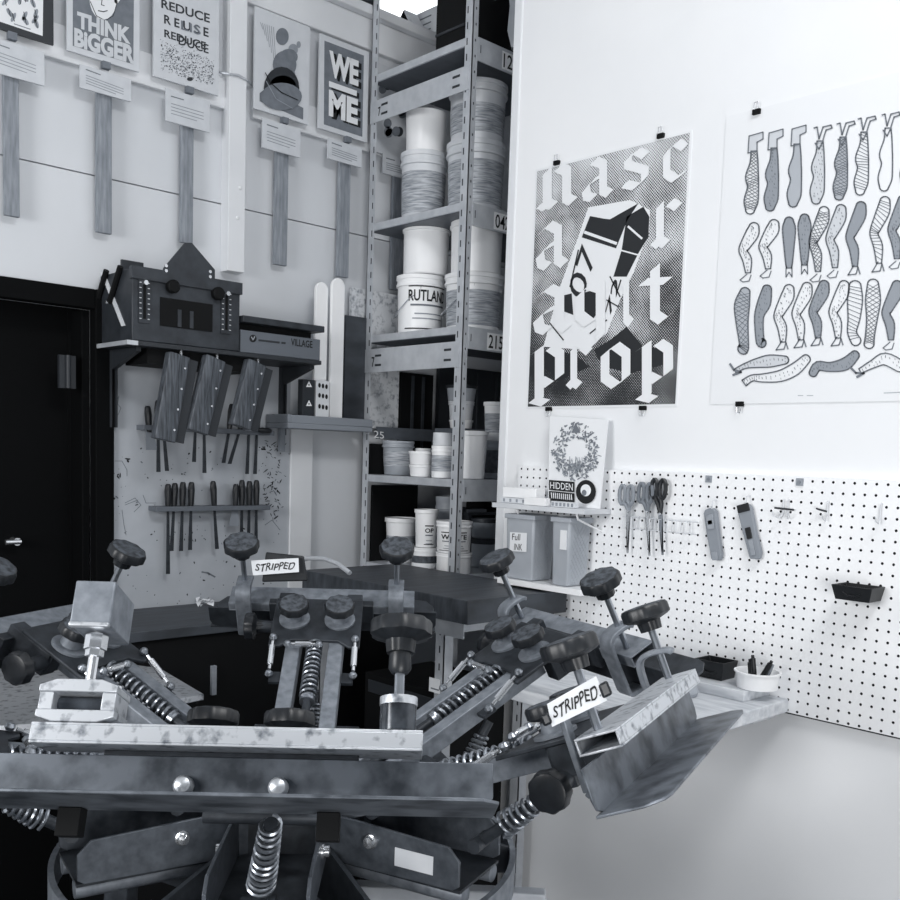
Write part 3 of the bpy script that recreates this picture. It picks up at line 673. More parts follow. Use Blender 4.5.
# dark things at the back seen through the shelf
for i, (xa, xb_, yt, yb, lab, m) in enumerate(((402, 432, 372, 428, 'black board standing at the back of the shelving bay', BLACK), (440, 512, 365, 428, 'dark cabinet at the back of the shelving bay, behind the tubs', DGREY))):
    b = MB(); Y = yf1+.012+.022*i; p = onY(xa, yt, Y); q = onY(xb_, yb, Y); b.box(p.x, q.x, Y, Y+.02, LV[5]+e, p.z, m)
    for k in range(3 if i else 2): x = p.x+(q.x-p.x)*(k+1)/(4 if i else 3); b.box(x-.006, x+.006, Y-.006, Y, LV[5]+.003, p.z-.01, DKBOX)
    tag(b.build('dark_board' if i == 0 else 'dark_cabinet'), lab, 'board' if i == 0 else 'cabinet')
# shelf 6
g6 = 'tubs on the low shelf above the dark table'
z6 = LV[6]+e
pail('tub', 402.5, 32, z6, 517, 2.42, 'white tapered cup at the left of the low shelf', PAILW, LABG, taper=.8, lid=False, group=g6, name='mixing_cup', bandv=(.3, .6))
z = pail('tub', 427, 28, z6, 546, 2.38, 'white tub with dark square label, low shelf, under a cup', PAILW, LABD, taper=.95, group=g6, name='ink_tub', bandv=(.25, .6))
pail('tub', 428, 24, z+e, 509, 2.38, 'white cup standing on the square-labelled tub', PAILW, taper=.85, lid=False, group=g6, name='mixing_cup', text=('OP', .8, .4, .52, .3))
pail('tub', 449, 24, z6, 496, 2.52, 'tall dark grey tub at the back behind near upright, low shelf', PAILG, taper=.9, group=g6, name='ink_tub')
z = pail('tub', 456, 36, z6, 551, 2.36, 'white tub at the bottom beside the near upright, low shelf', PAILW, taper=.95, group=g6, name='ink_tub')
pail('tub', 456, 36, z+e, 520, 2.36, 'white lettered tub beside the near upright, on top of another', PAILW, taper=.93, group=g6, name='ink_tub', text=('WHITE', 1.6, .45, .6, .0))
z = pail('tub', 487, 28, z6, 537, 2.60, 'dark grey tub by the wall edge, lower of two, low shelf', PAILG, taper=.95, group=g6, name='ink_tub', cap=STEELD)
pail('tub', 487, 28, z+e, 518, 2.60, 'dark grey tub by the wall edge, upper of two, low shelf', MIDG, taper=.95, group=g6, name='ink_tub', cap=STEELD)
b = MB(); p = onY(374, 441, yf1-.045); q = onY(398, 441, yf1-.045); b.box(p.x, q.x, yf1-.02, yf1-.012, LV[5]+e, p.z-.01, BLACK); tag(b.build('shelf_back_dark_fill'), 'black slab added to darken the shelf back, behind the grey labelled tub', 'sheet')  # black slab added so the back of this shelf reads dark
b = MB(); b.box(XS+.03, 2.56, yf1-.03, yf1-.02, LV[6]+e, LV[5]-.04, BLACK); tag(b.build('dark_board'), 'black slab added to darken the back of the low shelf behind the cups', 'board')  # added dark backing that hides the pale wall behind the cups
# tray of papers under the waist-high shelf
b = MB(); y0 = onX(470, 500, 2.4).y; b.box(2.58, 2.82, yf1-.3, yf1-.05, LV[6]+.19, LV[6]+.2, DKBOX); b.box(2.585, 2.6, yf1-.3, yf1-.05, LV[6]+e, LV[6]+.19, DKBOX); b.box(2.8, 2.815, yf1-.3, yf1-.05, LV[6]+e, LV[6]+.19, DKBOX); b.box(2.6, 2.7, yf1-.28, yf1-.1, LV[6]+.2, LV[6]+.212, GALVD); b.box(2.82, 2.83, yn0+.02, yf1-.04, LV[6]+e, LV[5]-.08, BLACK)  # the last black slab is added to darken the shelf's depth
tag(b.build('paper_rack'), 'dark low rack of papers beneath the waist-high shelf', 'rack')
# top shelf and wall top things
b = MB(); p = onX(436, 42, XS+.02); b.box(XS+.02, XS+.75, yn0+.06, p.y, LV[1]+e, LV[1]+.5, BLACK); b.box(XS+.016, XS+.02, yn0+.06, p.y, LV[1]+.05, LV[1]+.058, DGREY)
tag(b.build('black_case'), 'large black case on the top shelf', 'case')
b = MB(); p = onX(500, 40, XS+.20)
xw = onY(509, 45, yn0+.0).x+.03; yw = yn0+.02
b.lathe([(0, 0), (.035, 0), (.05, .05), (.045, .13), (.055, .2), (.03, .23), (0, .235)], PAILG, (xw, yn0-.03, LV[1]+e), n=9, lobes=3, amp=.15); tag(b.build('plastic_bag_roll'), 'crinkled wrapped bundle on the top shelf at the wall edge', 'bundle')
tz = 3.186
def tent(px, label):
    p = onY(px, 38, YL+.04); b = MB(); x = p.x
    b.hex8([(x-.03, YL-.02, tz), (x+.03, YL-.02, tz), (x+.03, YL-.0, tz), (x-.03, YL-.0, tz)], [(x-.03, YL+.045, tz+.085), (x+.03, YL+.045, tz+.085), (x+.03, YL+.055, tz+.085), (x-.03, YL+.055, tz+.085)], PAILC)
    b.hex8([(x-.03, YL+.11, tz), (x+.03, YL+.11, tz), (x+.03, YL+.13, tz), (x-.03, YL+.13, tz)], [(x-.03, YL+.045, tz+.085), (x+.03, YL+.045, tz+.085), (x+.03, YL+.055, tz+.085), (x-.03, YL+.055, tz+.085)], BLACK)
    tag(b.build('tent_card'), label, 'card')
tent(411, 'pale folded tent card standing on the wall top beside the shelving')
b = MB(); p = onY(424, 38, YL+.04); b.box(p.x, p.x+.05, YL-.03, YL+.12, tz, tz+.11, PAILC)
for k in range(3): b.box(p.x-.001, p.x, YL+.0, YL+.08, tz+.025*k+.03, tz+.025*k+.035, INKM)
tag(b.build('document_box'), 'white lined box on the wall top, left of the black case', 'box')
b = MB(); p = onY(346, 5, YL+.03); q = onY(366, 5, YL+.03); b.box(p.x, q.x, YL-.03, YL+.12, tz, tz+.12, DGREY); b.box(p.x+.02, q.x-.03, YL-.01, YL+.1, tz+.12, tz+.16, BLACK); tag(b.build('dark_case'), 'dark small case on the wall top left of the shelving upright', 'case')

# ------------------------------------------------------------------ posters on the right wall
def wallX(off=.002): return lambda x, y, h: onX(x, y, XR-off-h)
def halftone():
    m = bpy.data.materials.new('halftone_print'); m.use_nodes = True; nt = m.node_tree; N = nt.nodes; Lk = nt.links; b = N['Principled BSDF']
    b.inputs['Roughness'].default_value = .6
    tc = N.new('ShaderNodeTexCoord'); mp = N.new('ShaderNodeMapping'); mp.inputs['Rotation'].default_value = (radians(45), 0, 0); mp.inputs['Scale'].default_value = (0, 170, 170)
    Lk.new(tc.outputs['Object'], mp.inputs['Vector'])
    fr = N.new('ShaderNodeVectorMath'); fr.operation = 'FRACTION'; Lk.new(mp.outputs[0], fr.inputs[0])
    sb = N.new('ShaderNodeVectorMath'); sb.operation = 'SUBTRACT'; sb.inputs[1].default_value = (0, .5, .5); Lk.new(fr.outputs[0], sb.inputs[0])
    ln = N.new('ShaderNodeVectorMath'); ln.operation = 'LENGTH'; Lk.new(sb.outputs[0], ln.inputs[0])
    no = N.new('ShaderNodeTexNoise'); no.inputs['Scale'].default_value = 6; no.inputs['Detail'].default_value = 4; Lk.new(tc.outputs['Object'], no.inputs['Vector'])
    sp = N.new('ShaderNodeSeparateXYZ'); Lk.new(tc.outputs['Object'], sp.inputs[0])
    g = N.new('ShaderNodeMapRange'); g.inputs['From Min'].default_value = .05; g.inputs['From Max'].default_value = .66; g.inputs['To Min'].default_value = .40; g.inputs['To Max'].default_value = .16; Lk.new(sp.outputs['Z'], g.inputs['Value'])
    ad = N.new('ShaderNodeMath'); ad.operation = 'MULTIPLY_ADD'; ad.inputs[1].default_value = .75; Lk.new(no.outputs['Fac'], ad.inputs[0]); Lk.new(g.outputs[0], ad.inputs[2])
    th = N.new('ShaderNodeMath'); th.operation = 'SUBTRACT'; th.inputs[1].default_value = .205; Lk.new(ad.outputs[0], th.inputs[0])
    lt = N.new('ShaderNodeMath'); lt.operation = 'LESS_THAN'; Lk.new(ln.outputs['Value'], lt.inputs[0]); Lk.new(th.outputs[0], lt.inputs[1])
    mx = N.new('ShaderNodeMix'); mx.data_type = 'RGBA'; mx.inputs['A'].default_value = tone(226); mx.inputs['B'].default_value = tone(34); Lk.new(lt.outputs[0], mx.inputs['Factor']); Lk.new(mx.outputs['Result'], b.inputs['Base Color'])
    return m
HALF = halftone()
INKP = mat('poster_black_ink', 34, .55)
def clip(px, py, parent, up=1):
    c = onX(px, py, XR-.004); b = MB(); s = up
    b.box(XR-.010, XR-.0005, c.y-.010, c.y+.010, c.z-.006, c.z+.006, BLACK)
    b.tube([c+Vector((-.004, .007, s*.006)), c+Vector((-.006, .005, s*.022)), c+Vector((-.006, -.005, s*.022)), c+Vector((-.004, -.007, s*.006))], .0012, CHROME, 6)
    b.build('binder_clip', parent)
# poster 1
y0, y1 = 1.512, 2.056; z0, z1 = 1.702, 2.414
t = thing('screenprint_poster', (XR, (y0+y1)/2, z0), 'black halftone poster with white blackletter words and a car', 'poster')
b = MB(); b.box(XR-.002, XR-.0002, y0, y1, z0, z1, PAPER); b.add([(XR-.0024, y1-.006, z0+.006), (XR-.0024, y0+.006, z0+.006), (XR-.0024, y0+.006, z1-.006), (XR-.0024, y1-.006, z1-.006)], [(0, 1, 2, 3)], HALF)
sheet = b.build('poster_sheet', t)
b = MB(); b.flat = True; A = Art(b, wallX(.0022), .0006)
cr = lambda pts: [(510+x/3, 120+y/3) for x, y in pts]
A.poly(cr([(60,680),(110,650),(160,610),(260,640),(330,560),(500,600),(500,700),(480,850),(60,850)]), HALF, 0)
A.poly(cr([(235,262),(360,240),(420,270),(418,330),(370,460),(330,540),(290,640),(230,690),(100,680),(150,500),(205,350)]), PAPER, 1)
A.poly(cr([(240,288),(282,296),(300,298),(340,275),(385,250),(352,300),(318,385),(215,352)]), INKP, 2)
A.poly(cr([(350,290),(400,260),(418,290),(415,350),(385,400),(350,470),(310,470),(335,390)]), INKP, 2)
A.line(cr([(225,337),(318,370)]), 3, PAPER, 3); A.line(cr([(355,320),(395,355)]), 2.2, PAPER, 3); A.line(cr([(330,390),(385,405)]), 1.5, PAPER, 3)
A.poly(cr([(215,520),(285,500),(275,560),(240,610),(215,600)]), INKP, 2); A.poly(cr([(145,530),(185,520),(190,585),(150,570)]), INKP, 2)
for (a0, b0) in (((180,500),(205,390)), ((300,470),(330,530)), ((290,540),(325,560)), ((240,640),(290,600)), ((120,610),(160,660))): A.line(cr([a0, b0]), 1.3, INKP, 3)
A.text('07', [tuple(cr([(218,545)])[0]), tuple(cr([(262,395)])[0]), tuple(cr([(215,370)])[0]), tuple(cr([(172,510)])[0])], INKP, -.0, 3)
A.text('72', [tuple(cr([(300,590)])[0]), tuple(cr([(335,480)])[0]), tuple(cr([(312,470)])[0]), tuple(cr([(285,575)])[0])], INKP, .01, 3)
A.poly(cr([(250,690),(300,660),(350,620),(400,680),(480,690),(480,730),(360,760),(280,740)]), INKP, 1); A.poly(cr([(70,720),(100,690),(190,700),(240,740),(150,780)]), INKP, 1)
for (ch, xa, xb, yt, yb, sk) in (('n', 538, 575, 172, 210, -.22), ('a', 580, 612, 164, 201, -.22), ('s', 620, 652, 155, 190, -.22), ('c', 660, 690, 146, 182, -.2),
        ('a', 534, 567, 226, 268, -.1), ('r', 652, 684, 205, 247, -.15), ('a', 531, 570, 289, 332, -.06), ('g', 572, 610, 286, 330, -.06), ('i', 616, 640, 282, 325, -.06), ('t', 638, 678, 279, 322, -.06),
        ('p', 530, 567, 348, 385, -.03), ('r', 567, 594, 347, 387, -.03), ('o', 598, 633, 346, 386, -.03), ('p', 637, 676, 343, 381, -.03)):
    blackletter(A, ch, xa, xb, yt, yb, sk, PAPER, 5, .27)
b.build('print', sheet)
clip(557, 163, t); clip(661, 136, t); clip(549, 409, t, -1); clip(643, 408, t, -1)
# poster 2 : legs
y0, y1 = .66, 1.412; z0, z1 = 1.705, 2.424
t = thing('legs_poster', (XR, (y0+y1)/2, z0), 'white poster of rows of drawn legs in stockings and boots', 'poster')
b = MB(); b.box(XR-.0025, XR-.0005, y0, y1, z0, z1, PAPER); sheet = b.build('poster_sheet', t)
b = MB(); b.flat = True; A = Art(b, wallX(.0025), .0005)
LEGO = mat('legs_outline_ink', 112, .6); LEGF = mat('legs_grey_ink', 176, .6); LEGD = mat('legs_mid_ink', 150, .6); LEGL = mat('legs_pale_ink', 205, .6)
def leg(path, fill, pat=None, lw=1.3):
    n = len(path); Lf = []; Rt = []
    # smooth path
    P = []
    for i in range(n-1):
        p0 = path[max(i-1, 0)]; p1 = path[i]; p2 = path[i+1]; p3 = path[min(i+2, n-1)]
        for k in range(4):
            u = k/4; P.append(tuple(.5*((2*p1[j])+(-p0[j]+p2[j])*u+(2*p0[j]-5*p1[j]+4*p2[j]-p3[j])*u*u+(-p0[j]+3*p1[j]-3*p2[j]+p3[j])*u**3) for j in range(3)))
    P.append(path[-1]); n = len(P)
    for i, (x, y, w) in enumerate(P):
        d = (P[min(i+1, n-1)][0]-P[max(i-1, 0)][0], P[min(i+1, n-1)][1]-P[max(i-1, 0)][1]); L = hypot(*d) or 1
        q = (-d[1]/L*w/2, d[0]/L*w/2); Lf.append((x+q[0], y+q[1])); Rt.append((x-q[0], y-q[1]))
    if fill:
        for i in range(n-1): A.poly([Lf[i], Lf[i+1], Rt[i+1], Rt[i]], fill, 0)
    A.line(Lf, lw, LEGO, 2); A.line(Rt, lw, LEGO, 2); 
    for e0, e1, w in ((0, 1, P[0][2]), (-1, -2, P[-1][2])):
        if w >= 8:
            dx, dy = P[e0][0]-P[e1][0], P[e0][1]-P[e1][1]; L = hypot(dx, dy) or 1; dx /= L; dy /= L
            arc = [(P[e0][0]+(-dy*cos(t)+dx*sin(t)*.9)*w/2, P[e0][1]+(dx*cos(t)+dy*sin(t)*.9)*w/2) for t in [pi*k/8 for k in range(9)]]
            if fill: A.poly(arc, fill, 0)
            A.line(arc, lw, LEGO, 2)
        else: A.line([Lf[e0], Rt[e0]], lw, LEGO, 2)
    if pat == 'x':
        for i in range(0, n-2, 1): A.line([Lf[i], Rt[min(i+2, n-1)]], .6, LEGO, 1); A.line([Rt[i], Lf[min(i+2, n-1)]], .6, LEGO, 1)
    elif pat == '/':
        for i in range(0, n-2, 1): A.line([Lf[i], Rt[min(i+1, n-1)]], .7, LEGO, 1)
    elif pat == '.':
        r = random.Random(int(P[0][0]*7))
        for i in range(n-1):
            for k in range(2): u = r.uniform(.2, .8); x = Lf[i][0]*(1-u)+Rt[i][0]*u; y = Lf[i][1]*(1-u)+Rt[i][1]*u; A.line([(x, y-.7), (x+.3, y+.7)], .5, LEGO, 1)
def boot(x, y, s=1, m=LEGL): pts = [(x-4, y), (x+5, y-2), (x+5, y-11), (x+11, y-14), (x+11, y-21), (x-3, y-17)]; A.poly(pts, m, 1); A.line(pts, 1.1, LEGO, 3, True)
def heel(x, y, s=1):
    pts = [(x-3, y), (x+1, y+6), (x+4, y), (x+8, y-13), (x+14, y-15), (x+13, y-18), (x+5, y-16), (x+1, y-4), (x-1, y-16), (x-4, y-15)]; A.line(pts, 1.3, LEGO, 3)
def up_leg(cx, yb, fill, pat, shoe):
    leg([(cx+2, yb-62, 6), (cx+2, yb-50, 8), (cx, yb-36, 13), (cx+1, yb-26, 11), (cx-1, yb-12, 14), (cx-2, yb-3, 9)], fill, pat)
    if shoe == 'b': boot(cx, yb-60)
    else: heel(cx, yb-60)
for cx, yb, f, pt, sh in ((752, 213, None, 'x', 'b'), (772, 210, LEGD, '.', 'b'), (795, 206, LEGF, None, 'b'), (818, 203, LEGL, '.', 'h'), (841, 199, LEGF, 'x', 'h'), (862, 194, None, '/', 'h'), (886, 190, None, None, 'h'), (908, 186, LEGF, '.', 'h'), (932, 181, LEGD, None, 'b'), (955, 176, None, 'x', 'h'), (979, 171, LEGL, '.', 'b')):
    up_leg(cx, yb, f, pt, sh)
def foot(x, y, dx): A.line([(x, y-3), (x+dx, y+3), (x+dx*.6, y+5), (x+2, y+4), (x+4, y-2)], 1.0, LEGO, 2)
def bent(x, y, h, fill, pat, dx=-7, s=1):   # thigh top at (x,y)
    leg([(x+6, y+4, 10), (x+4, y+h*.2, 13), (x-3, y+h*.42, 10), (x-5, y+h*.52, 8), (x-1, y+h*.68, 9), (x+0, y+h*.92, 5)], fill, pat); 
    if s == 1: foot(x-1, y+h, dx)
    else: A.line([(x-1, y+h*.9), (x-7, y+h+3), (x+1, y+h+2), (x+3, y+h*.93), (x+5, y+h+2)], 1.2, LEGO, 2)
def strt(x, y, h, fill, pat): leg([(x, y+4, 9), (x, y+h*.2, 13), (x, y+h*.5, 10), (x, y+h*.75, 7), (x, y+h*.85, 5)], fill, pat); A.line([(x-3, y+h*.85), (x-3, y+h), (x, y+h*.92), (x+3, y+h), (x+3, y+h*.85)], 1., LEGO, 2)
bent(748, 223, 54, None, '.'); bent(768, 220, 53, None, '.'); strt(789, 217, 60, LEGD, None); strt(804.5, 214, 60, LEGD, '.'); bent(818, 207, 70, None, 'x'); bent(835, 205, 68, LEGL, '.'); bent(855, 202, 70, LEGD, None, s=2); bent(879, 197, 72, None, '/', s=2); bent(897, 196, 68, LEGD, '.')
bent(920, 193, 70, LEGL, '.'); bent(943, 189, 70, None, 'x'); strt(968, 190, 72, LEGD, '.'); bent(915, 279, 64, None, '.', s=2); bent(940, 278, 64, LEGF, '/'); bent(965, 277, 64, None, 'x', s=2)
leg([(920, 372, 8), (935, 362, 12), (952, 364, 10), (970, 372, 6)], LEGD, '.')
leg([(745, 292, 10), (742, 305, 15), (742, 322, 12), (744, 345, 9), (743, 349, 11)], LEGF, 'x'); leg([(767, 289, 9), (764, 303, 13), (759, 317, 9), (760, 340, 8), (762, 343, 9)], LEGD, '.')
for x, f in ((785, None), (803, None), (820, LEGD)): bent(x-2, 285-(x-785)*.12, 62, f, '.', s=2)
bent(838, 281, 62, None, '.', s=2); leg([(855, 286, 12), (855, 300, 15), (854, 318, 12), (852, 332, 9), (856, 341, 10)], None, '/'); leg([(873, 284, 11), (873, 300, 15), (872, 318, 11), (870, 335, 9), (869, 344, 10)], None, 'x'); bent(891, 281, 64, LEGD, None)
leg([(785, 360, 8), (770, 361, 12), (757, 363, 9), (745, 366, 5), (735, 371, 4)], LEGL, '.'); A.line([(730, 364), (734, 370), (741, 372), (733, 375)], 2.2, INKM, 3)
leg([(806, 359, 9), (795, 369, 12), (780, 376, 11), (762, 378, 8), (752, 378, 6), (744, 383, 7)], None, '.'); leg([(855, 355, 9), (845, 364, 12), (830, 367, 9), (818, 366, 9), (813, 373, 8)], LEGD, '.')
leg([(900, 366, 12), (885, 359, 12), (873, 364, 8), (860, 371, 5)], None, '.'); A.line([(851, 368), (856, 373), (864, 373), (857, 377)], 2.2, INKM, 3)
A.line([(884, 393), (906, 392)], 1, LEGF); A.line([(798, 395.5), (803, 395.5)], .8, LEGF); A.line([(807, 395.5), (813, 395.5)], .8, LEGF)
b.build('print', sheet)
clip(757, 112, t); clip(740, 404, t, -1)

# ------------------------------------------------------------------ pegboard with holes
py0, py1, pz0, pz1 = .60, 2.06, .953, 1.524
PX = XR-.02
t = thing('pegboard', (XR, (py0+py1)/2, pz0), 'white perforated pegboard below the posters on the right wall', 'pegboard')
P0 = .0254; hr = .0034
hc = onX(797.8, 701.8, PX)
ys = []; y = hc.y
while y-P0 > py0+.005: y -= P0
while y < py1-.005: ys.append(y); y += P0
zsx = []; z = hc.z
while z-P0 > pz0-.004: z -= P0
if z < pz0+.006: z += P0
while z < pz1-.005: zsx.append(z); z += P0
ye = [py0]+[(a+c)/2 for a, c in zip(ys, ys[1:])]+[py1]; ze = [pz0]+[(a+c)/2 for a, c in zip(zsx, zsx[1:])]+[pz1]
b = MB(); b.flat = True
for i, yc in enumerate(ys):
    for j, zc in enumerate(zsx):
        a0, a1, c0, c1 = ye[i], ye[i+1], ze[j], ze[j+1]
        ou = [(a1, zc), (a1, c1), (yc, c1), (a0, c1), (a0, zc), (a0, c0), (yc, c0), (a1, c0)]
        inn = [(yc+hr*cos(pi/4*k), zc+hr*sin(pi/4*k)) for k in range(8)]
        vs = [(PX, *p) for p in ou]+[(PX, *p) for p in inn]
        b.add(vs, [(k, (k+1) % 8, 8+(k+1) % 8, 8+k) for k in range(8)], PEG)
        vs = [(PX, *p) for p in inn]+[(PX+.006, *p) for p in inn]
        b.add(vs, [(k, (k+1) % 8, 8+(k+1) % 8, 8+k) for k in range(8)], HOLE)
b.build('perforated_face', t, smooth=0)
b = MB(); b.box(PX+.0062, XR-.0005, py0, py1, pz0, pz1, HOLE); b.build('gap_shade_fill', t)  # solid dark fill in place of the shaded gap behind the board
b = MB(); b.box(PX, XR-.0005, py0, py1, pz1, pz1+.002, PEG); b.box(PX, XR-.0005, py1, py1+.002, pz0, pz1+.002, PEG); b.box(PX+.003, XR-.001, py0, py1, pz0-.004, pz0, HOLE); b.build('edge', t)
for px, py in ((709, 479), (800, 482)):
    c = onX(px, py, PX); b = MB(); b.box(PX-.003, PX, c.y-.009, c.y+.009, c.z-.009, c.z+.009, INKG); b.cyl((PX-.003, c.y, c.z), (PX-.005, c.y, c.z), .004, STEEL, n=8); b.build('mounting_screw', t)

def pegX(px, py, off=.0): return onX(px, py, PX-off)
# scissors holder
t = thing('wire_tool_holder', pegX(660, 523), 'white wire holder on pegboard holding three scissors', 'holder')
b = MB()
for dz in (0, -.032):
    b.tube([pegX(628, 516)+Vector((-.012, 0, dz)), pegX(700, 522)+Vector((-.012, 0, dz))], .0014, WIRE, 6); 
for px in range(630, 701, 9):
    p = pegX(px, 516+(px-628)*.085); b.tube([p+Vector((-.012, 0, 0)), p+Vector((-.012, 0, -.032)), p+Vector((-.034, 0, -.032)), p+Vector((-.034, 0, 0)), p+Vector((-.012, 0, 0))], .0012, WIRE, 6)
for px in (640, 690): p = pegX(px, 517+(px-628)*.085); b.tube([p+Vector((-.012, 0, 0)), p+Vector((-.0005, 0, .004))], .0016, WIRE, 6)
b.build('wire_frame', t)
def scissors(cx, ytop, yj, yb, xb, m, label, loopd=10):
    top = pegX(cx, ytop, .022); j = pegX(cx+1.5, yj, .022); q = pegX(xb, yb, .022); k = depth(j)/F
    t = thing('scissors', q, label, 'scissors', 'scissors in the wire holder')
    for s in (-1, 1):
        b = MB(); pts = []
        c = top+Vector((0, -s*loopd*.5*k, -9*k))
        for i in range(14):
            a = 2*pi*i/14; pts.append(c+Vector((0, cos(a)*3.6*k, sin(a)*9.5*k)))
        b.tube(pts, .0058, m, 8, closed=True)
        b.tube([c+Vector((0, s*2*k, -9*k)), c.lerp(j, .6)+Vector((.001*s, 0, 0)), j+Vector((.001*s, 0, 0))], [.006, .006, .005], m, 8); b.build('handle', t)
        b = MB(); w = 2.4*k; dx = .0015*s
        v = [j+Vector((dx, -w, 0)), j+Vector((dx, w, 0)), q+Vector((dx, s*.3*w, 0)), q+Vector((dx, -.3*w*s-.0005, 0))]
        b.add([p+Vector((-.001, 0, 0)) for p in v]+[p+Vector((.001, 0, 0)) for p in v], [(0,1,2,3),(7,6,5,4),(0,4,5,1),(1,5,6,2),(2,6,7,3),(3,7,4,0)], CHROME if m is not KNOB else SPRING); b.build('blade', t)
    b = MB(); b.cyl(j+Vector((-.006, 0, 0)), j+Vector((.004, 0, 0)), .004, CHROME, n=10); b.build('pivot', t)
scissors(627, 486, 511, 553, 627.5, MIDG, 'grey-handled scissors, leftmost in the wire holder')
scissors(646, 484, 512, 556, 649.5, INKM, 'mottled grey scissors in the middle of the wire holder')
scissors(659, 480, 514, 555, 662.5, KNOB, 'black-handled scissors, rightmost in the wire holder')
# utility knives
def pknife(axis, w, m, label, parts):
    (ax, ay), (bx, by) = axis; p = pegX(ax, ay, .014); q = pegX(bx, by, .014); k = depth(p)/F
    d = (q-p); L = d.length; u = d.normalized(); n = Vector((-1, 0, 0)); s = n.cross(u)
    M = Matrix(((s.x, n.x, u.x, p.x), (s.y, n.y, u.y, p.y), (s.z, n.z, u.z, p.z), (0, 0, 0, 1)))
    t = thing('utility_knife', q, label, 'knife', 'knives hung on the pegboard'); W = w*k/2
    b = MB(); b.M = M
    prof = [(-W, .012), (-W*.7, .003), (0, 0), (W*.7, .003), (W, .012), (W*.92, L*.5), (W, L*.9), (W*.6, L), (-W*.7, L*.96), (-W*.92, L*.5)]
    b.prism(prof, lambda a, c, e: (a, e, c), -.008, .006, m); b.build('body', t, bevel=.002)
    for nm, z0, z1, wa, mm in parts:
        b = MB(); b.M = M; b.box(-W*wa, W*wa, .006, .0095, L*z0, L*z1, mm); b.build(nm, t, bevel=.002)
    b = MB(); c = p-u*.012+Vector((0, -.012, 0)); b.tube([c+Vector((.0138, 0, .01)), c+Vector((-.004, 0, .008)), c+Vector((-.006, 0, -.014)), c+Vector((-.012, 0, -.006))], .0014, WIRE, 6); b.build('peg_hook', t)
pknife(((710, 508), (717, 561)), 14, MIDG, 'scuffed grey utility knife on pegboard, left of the dark-ended one', (('grip_patch', .12, .4, .6, INKG), ('slider', .22, .32, .45, KNOB), ('blade_end', .82, .98, .5, INKG)))
pknife(((744, 504), (756, 560)), 15, MIDG, 'grey utility knife with a black rounded end on pegboard', (('cap', .0, .14, .9, BLKPL), ('slider', .42, .62, .4, BLKPL), ('rail', .64, .92, .35, INKG)))
# empty hooks
for (px, py, bar, lab) in ((787, 513, True, 'wire double peg hook with dark bar beside the knives'), (829, 515, False, 'dark-tipped wire peg hook on pegboard, second from right'), (882, 517, False, 'white wire peg hook rightmost on the pegboard')):
    p = pegX(px, py-12); b = MB()
    for s in ((-1, 1) if bar else (0,)):
        o = Vector((0, s*.006, 0)); b.tube([p+o+Vector((-.0005, 0, .004)), p+o+Vector((-.006, 0, .0)), p+o+Vector((-.006, 0, -.03)), p+o+Vector((-.012, s*.006, -.042)), p+o+Vector((-.026, s*.012, -.036)), p+o+Vector((-.03, s*.014, -.026))], .0016, WIRE, 6)
    if bar: b.tube([p+Vector((-.009, .026, -.018)), p+Vector((-.009, -.024, -.02))], .0026, DGREY, 6)
    elif px < 860: b.tube([p+Vector((-.008, .0, -.02)), p+Vector((-.012, .018, -.016)), p+Vector((-.012, .024, -.014))], .0024, DGREY, 6)
    tag(b.build('peg_hook'), lab, 'hook', 'empty hooks on the pegboard')
# hanging bin
def bin_(xa, xb, yt, yb, X1, dep, label, name='parts_bin', zf=None):
    p = onX(xa, yt, X1-dep); q = onX(xb, yb, X1-dep); y1, y0 = p.y, q.y; zt = (p.z); zb = q.z if zf is None else zf
    t = thing(name, (X1-dep/2, (y0+y1)/2, zb), label, 'bin'); w = .003; ins = .008
    b = MB(); xo = X1-dep
    def wall(a, c): b.hex8(a, c, BLKPL)
    T = [(xo, y0, zt), (X1, y0, zt), (X1, y1, zt), (xo, y1, zt)]; B = [(xo+ins, y0+ins, zb), (X1, y0+ins, zb), (X1, y1-ins, zb), (xo+ins, y1-ins, zb)]
    Ti = [(xo+w, y0+w, zt), (X1-w, y0+w, zt), (X1-w, y1-w, zt), (xo+w, y1-w, zt)]; Bi = [(xo+ins+w, y0+ins+w, zb+w), (X1-w, y0+ins+w, zb+w), (X1-w, y1-ins-w, zb+w), (xo+ins+w, y1-ins-w, zb+w)]
    v = T+B+Ti+Bi; f = []
    for i in range(4): j = (i+1) % 4; f += [(i, j, 4+j, 4+i), (8+i, 12+i, 12+j, 8+j), (i, 8+i, 8+j, j)]
    f += [(4, 5, 6, 7), (12, 15, 14, 13)]
    b.add(v, f, BLKPL); b.build('bin_body', t, bevel=.0012)
    b = MB(); yc = (y0+y1)/2; zc = zb+.35*(zt-zb); xf = xo+ins*(1-.35)
    b.tube([(xf-.001, yc+.02, zc+.006), (xf-.003, yc+.01, zc), (xf-.003, yc-.01, zc-.001), (xf-.001, yc-.02, zc+.004)], .0025, BLKPL, 6); b.build('finger_grip', t)
    return t
bin_(831, 871, 584, 604, PX-.001, .07, 'black plastic bin hung on the right part of pegboard')

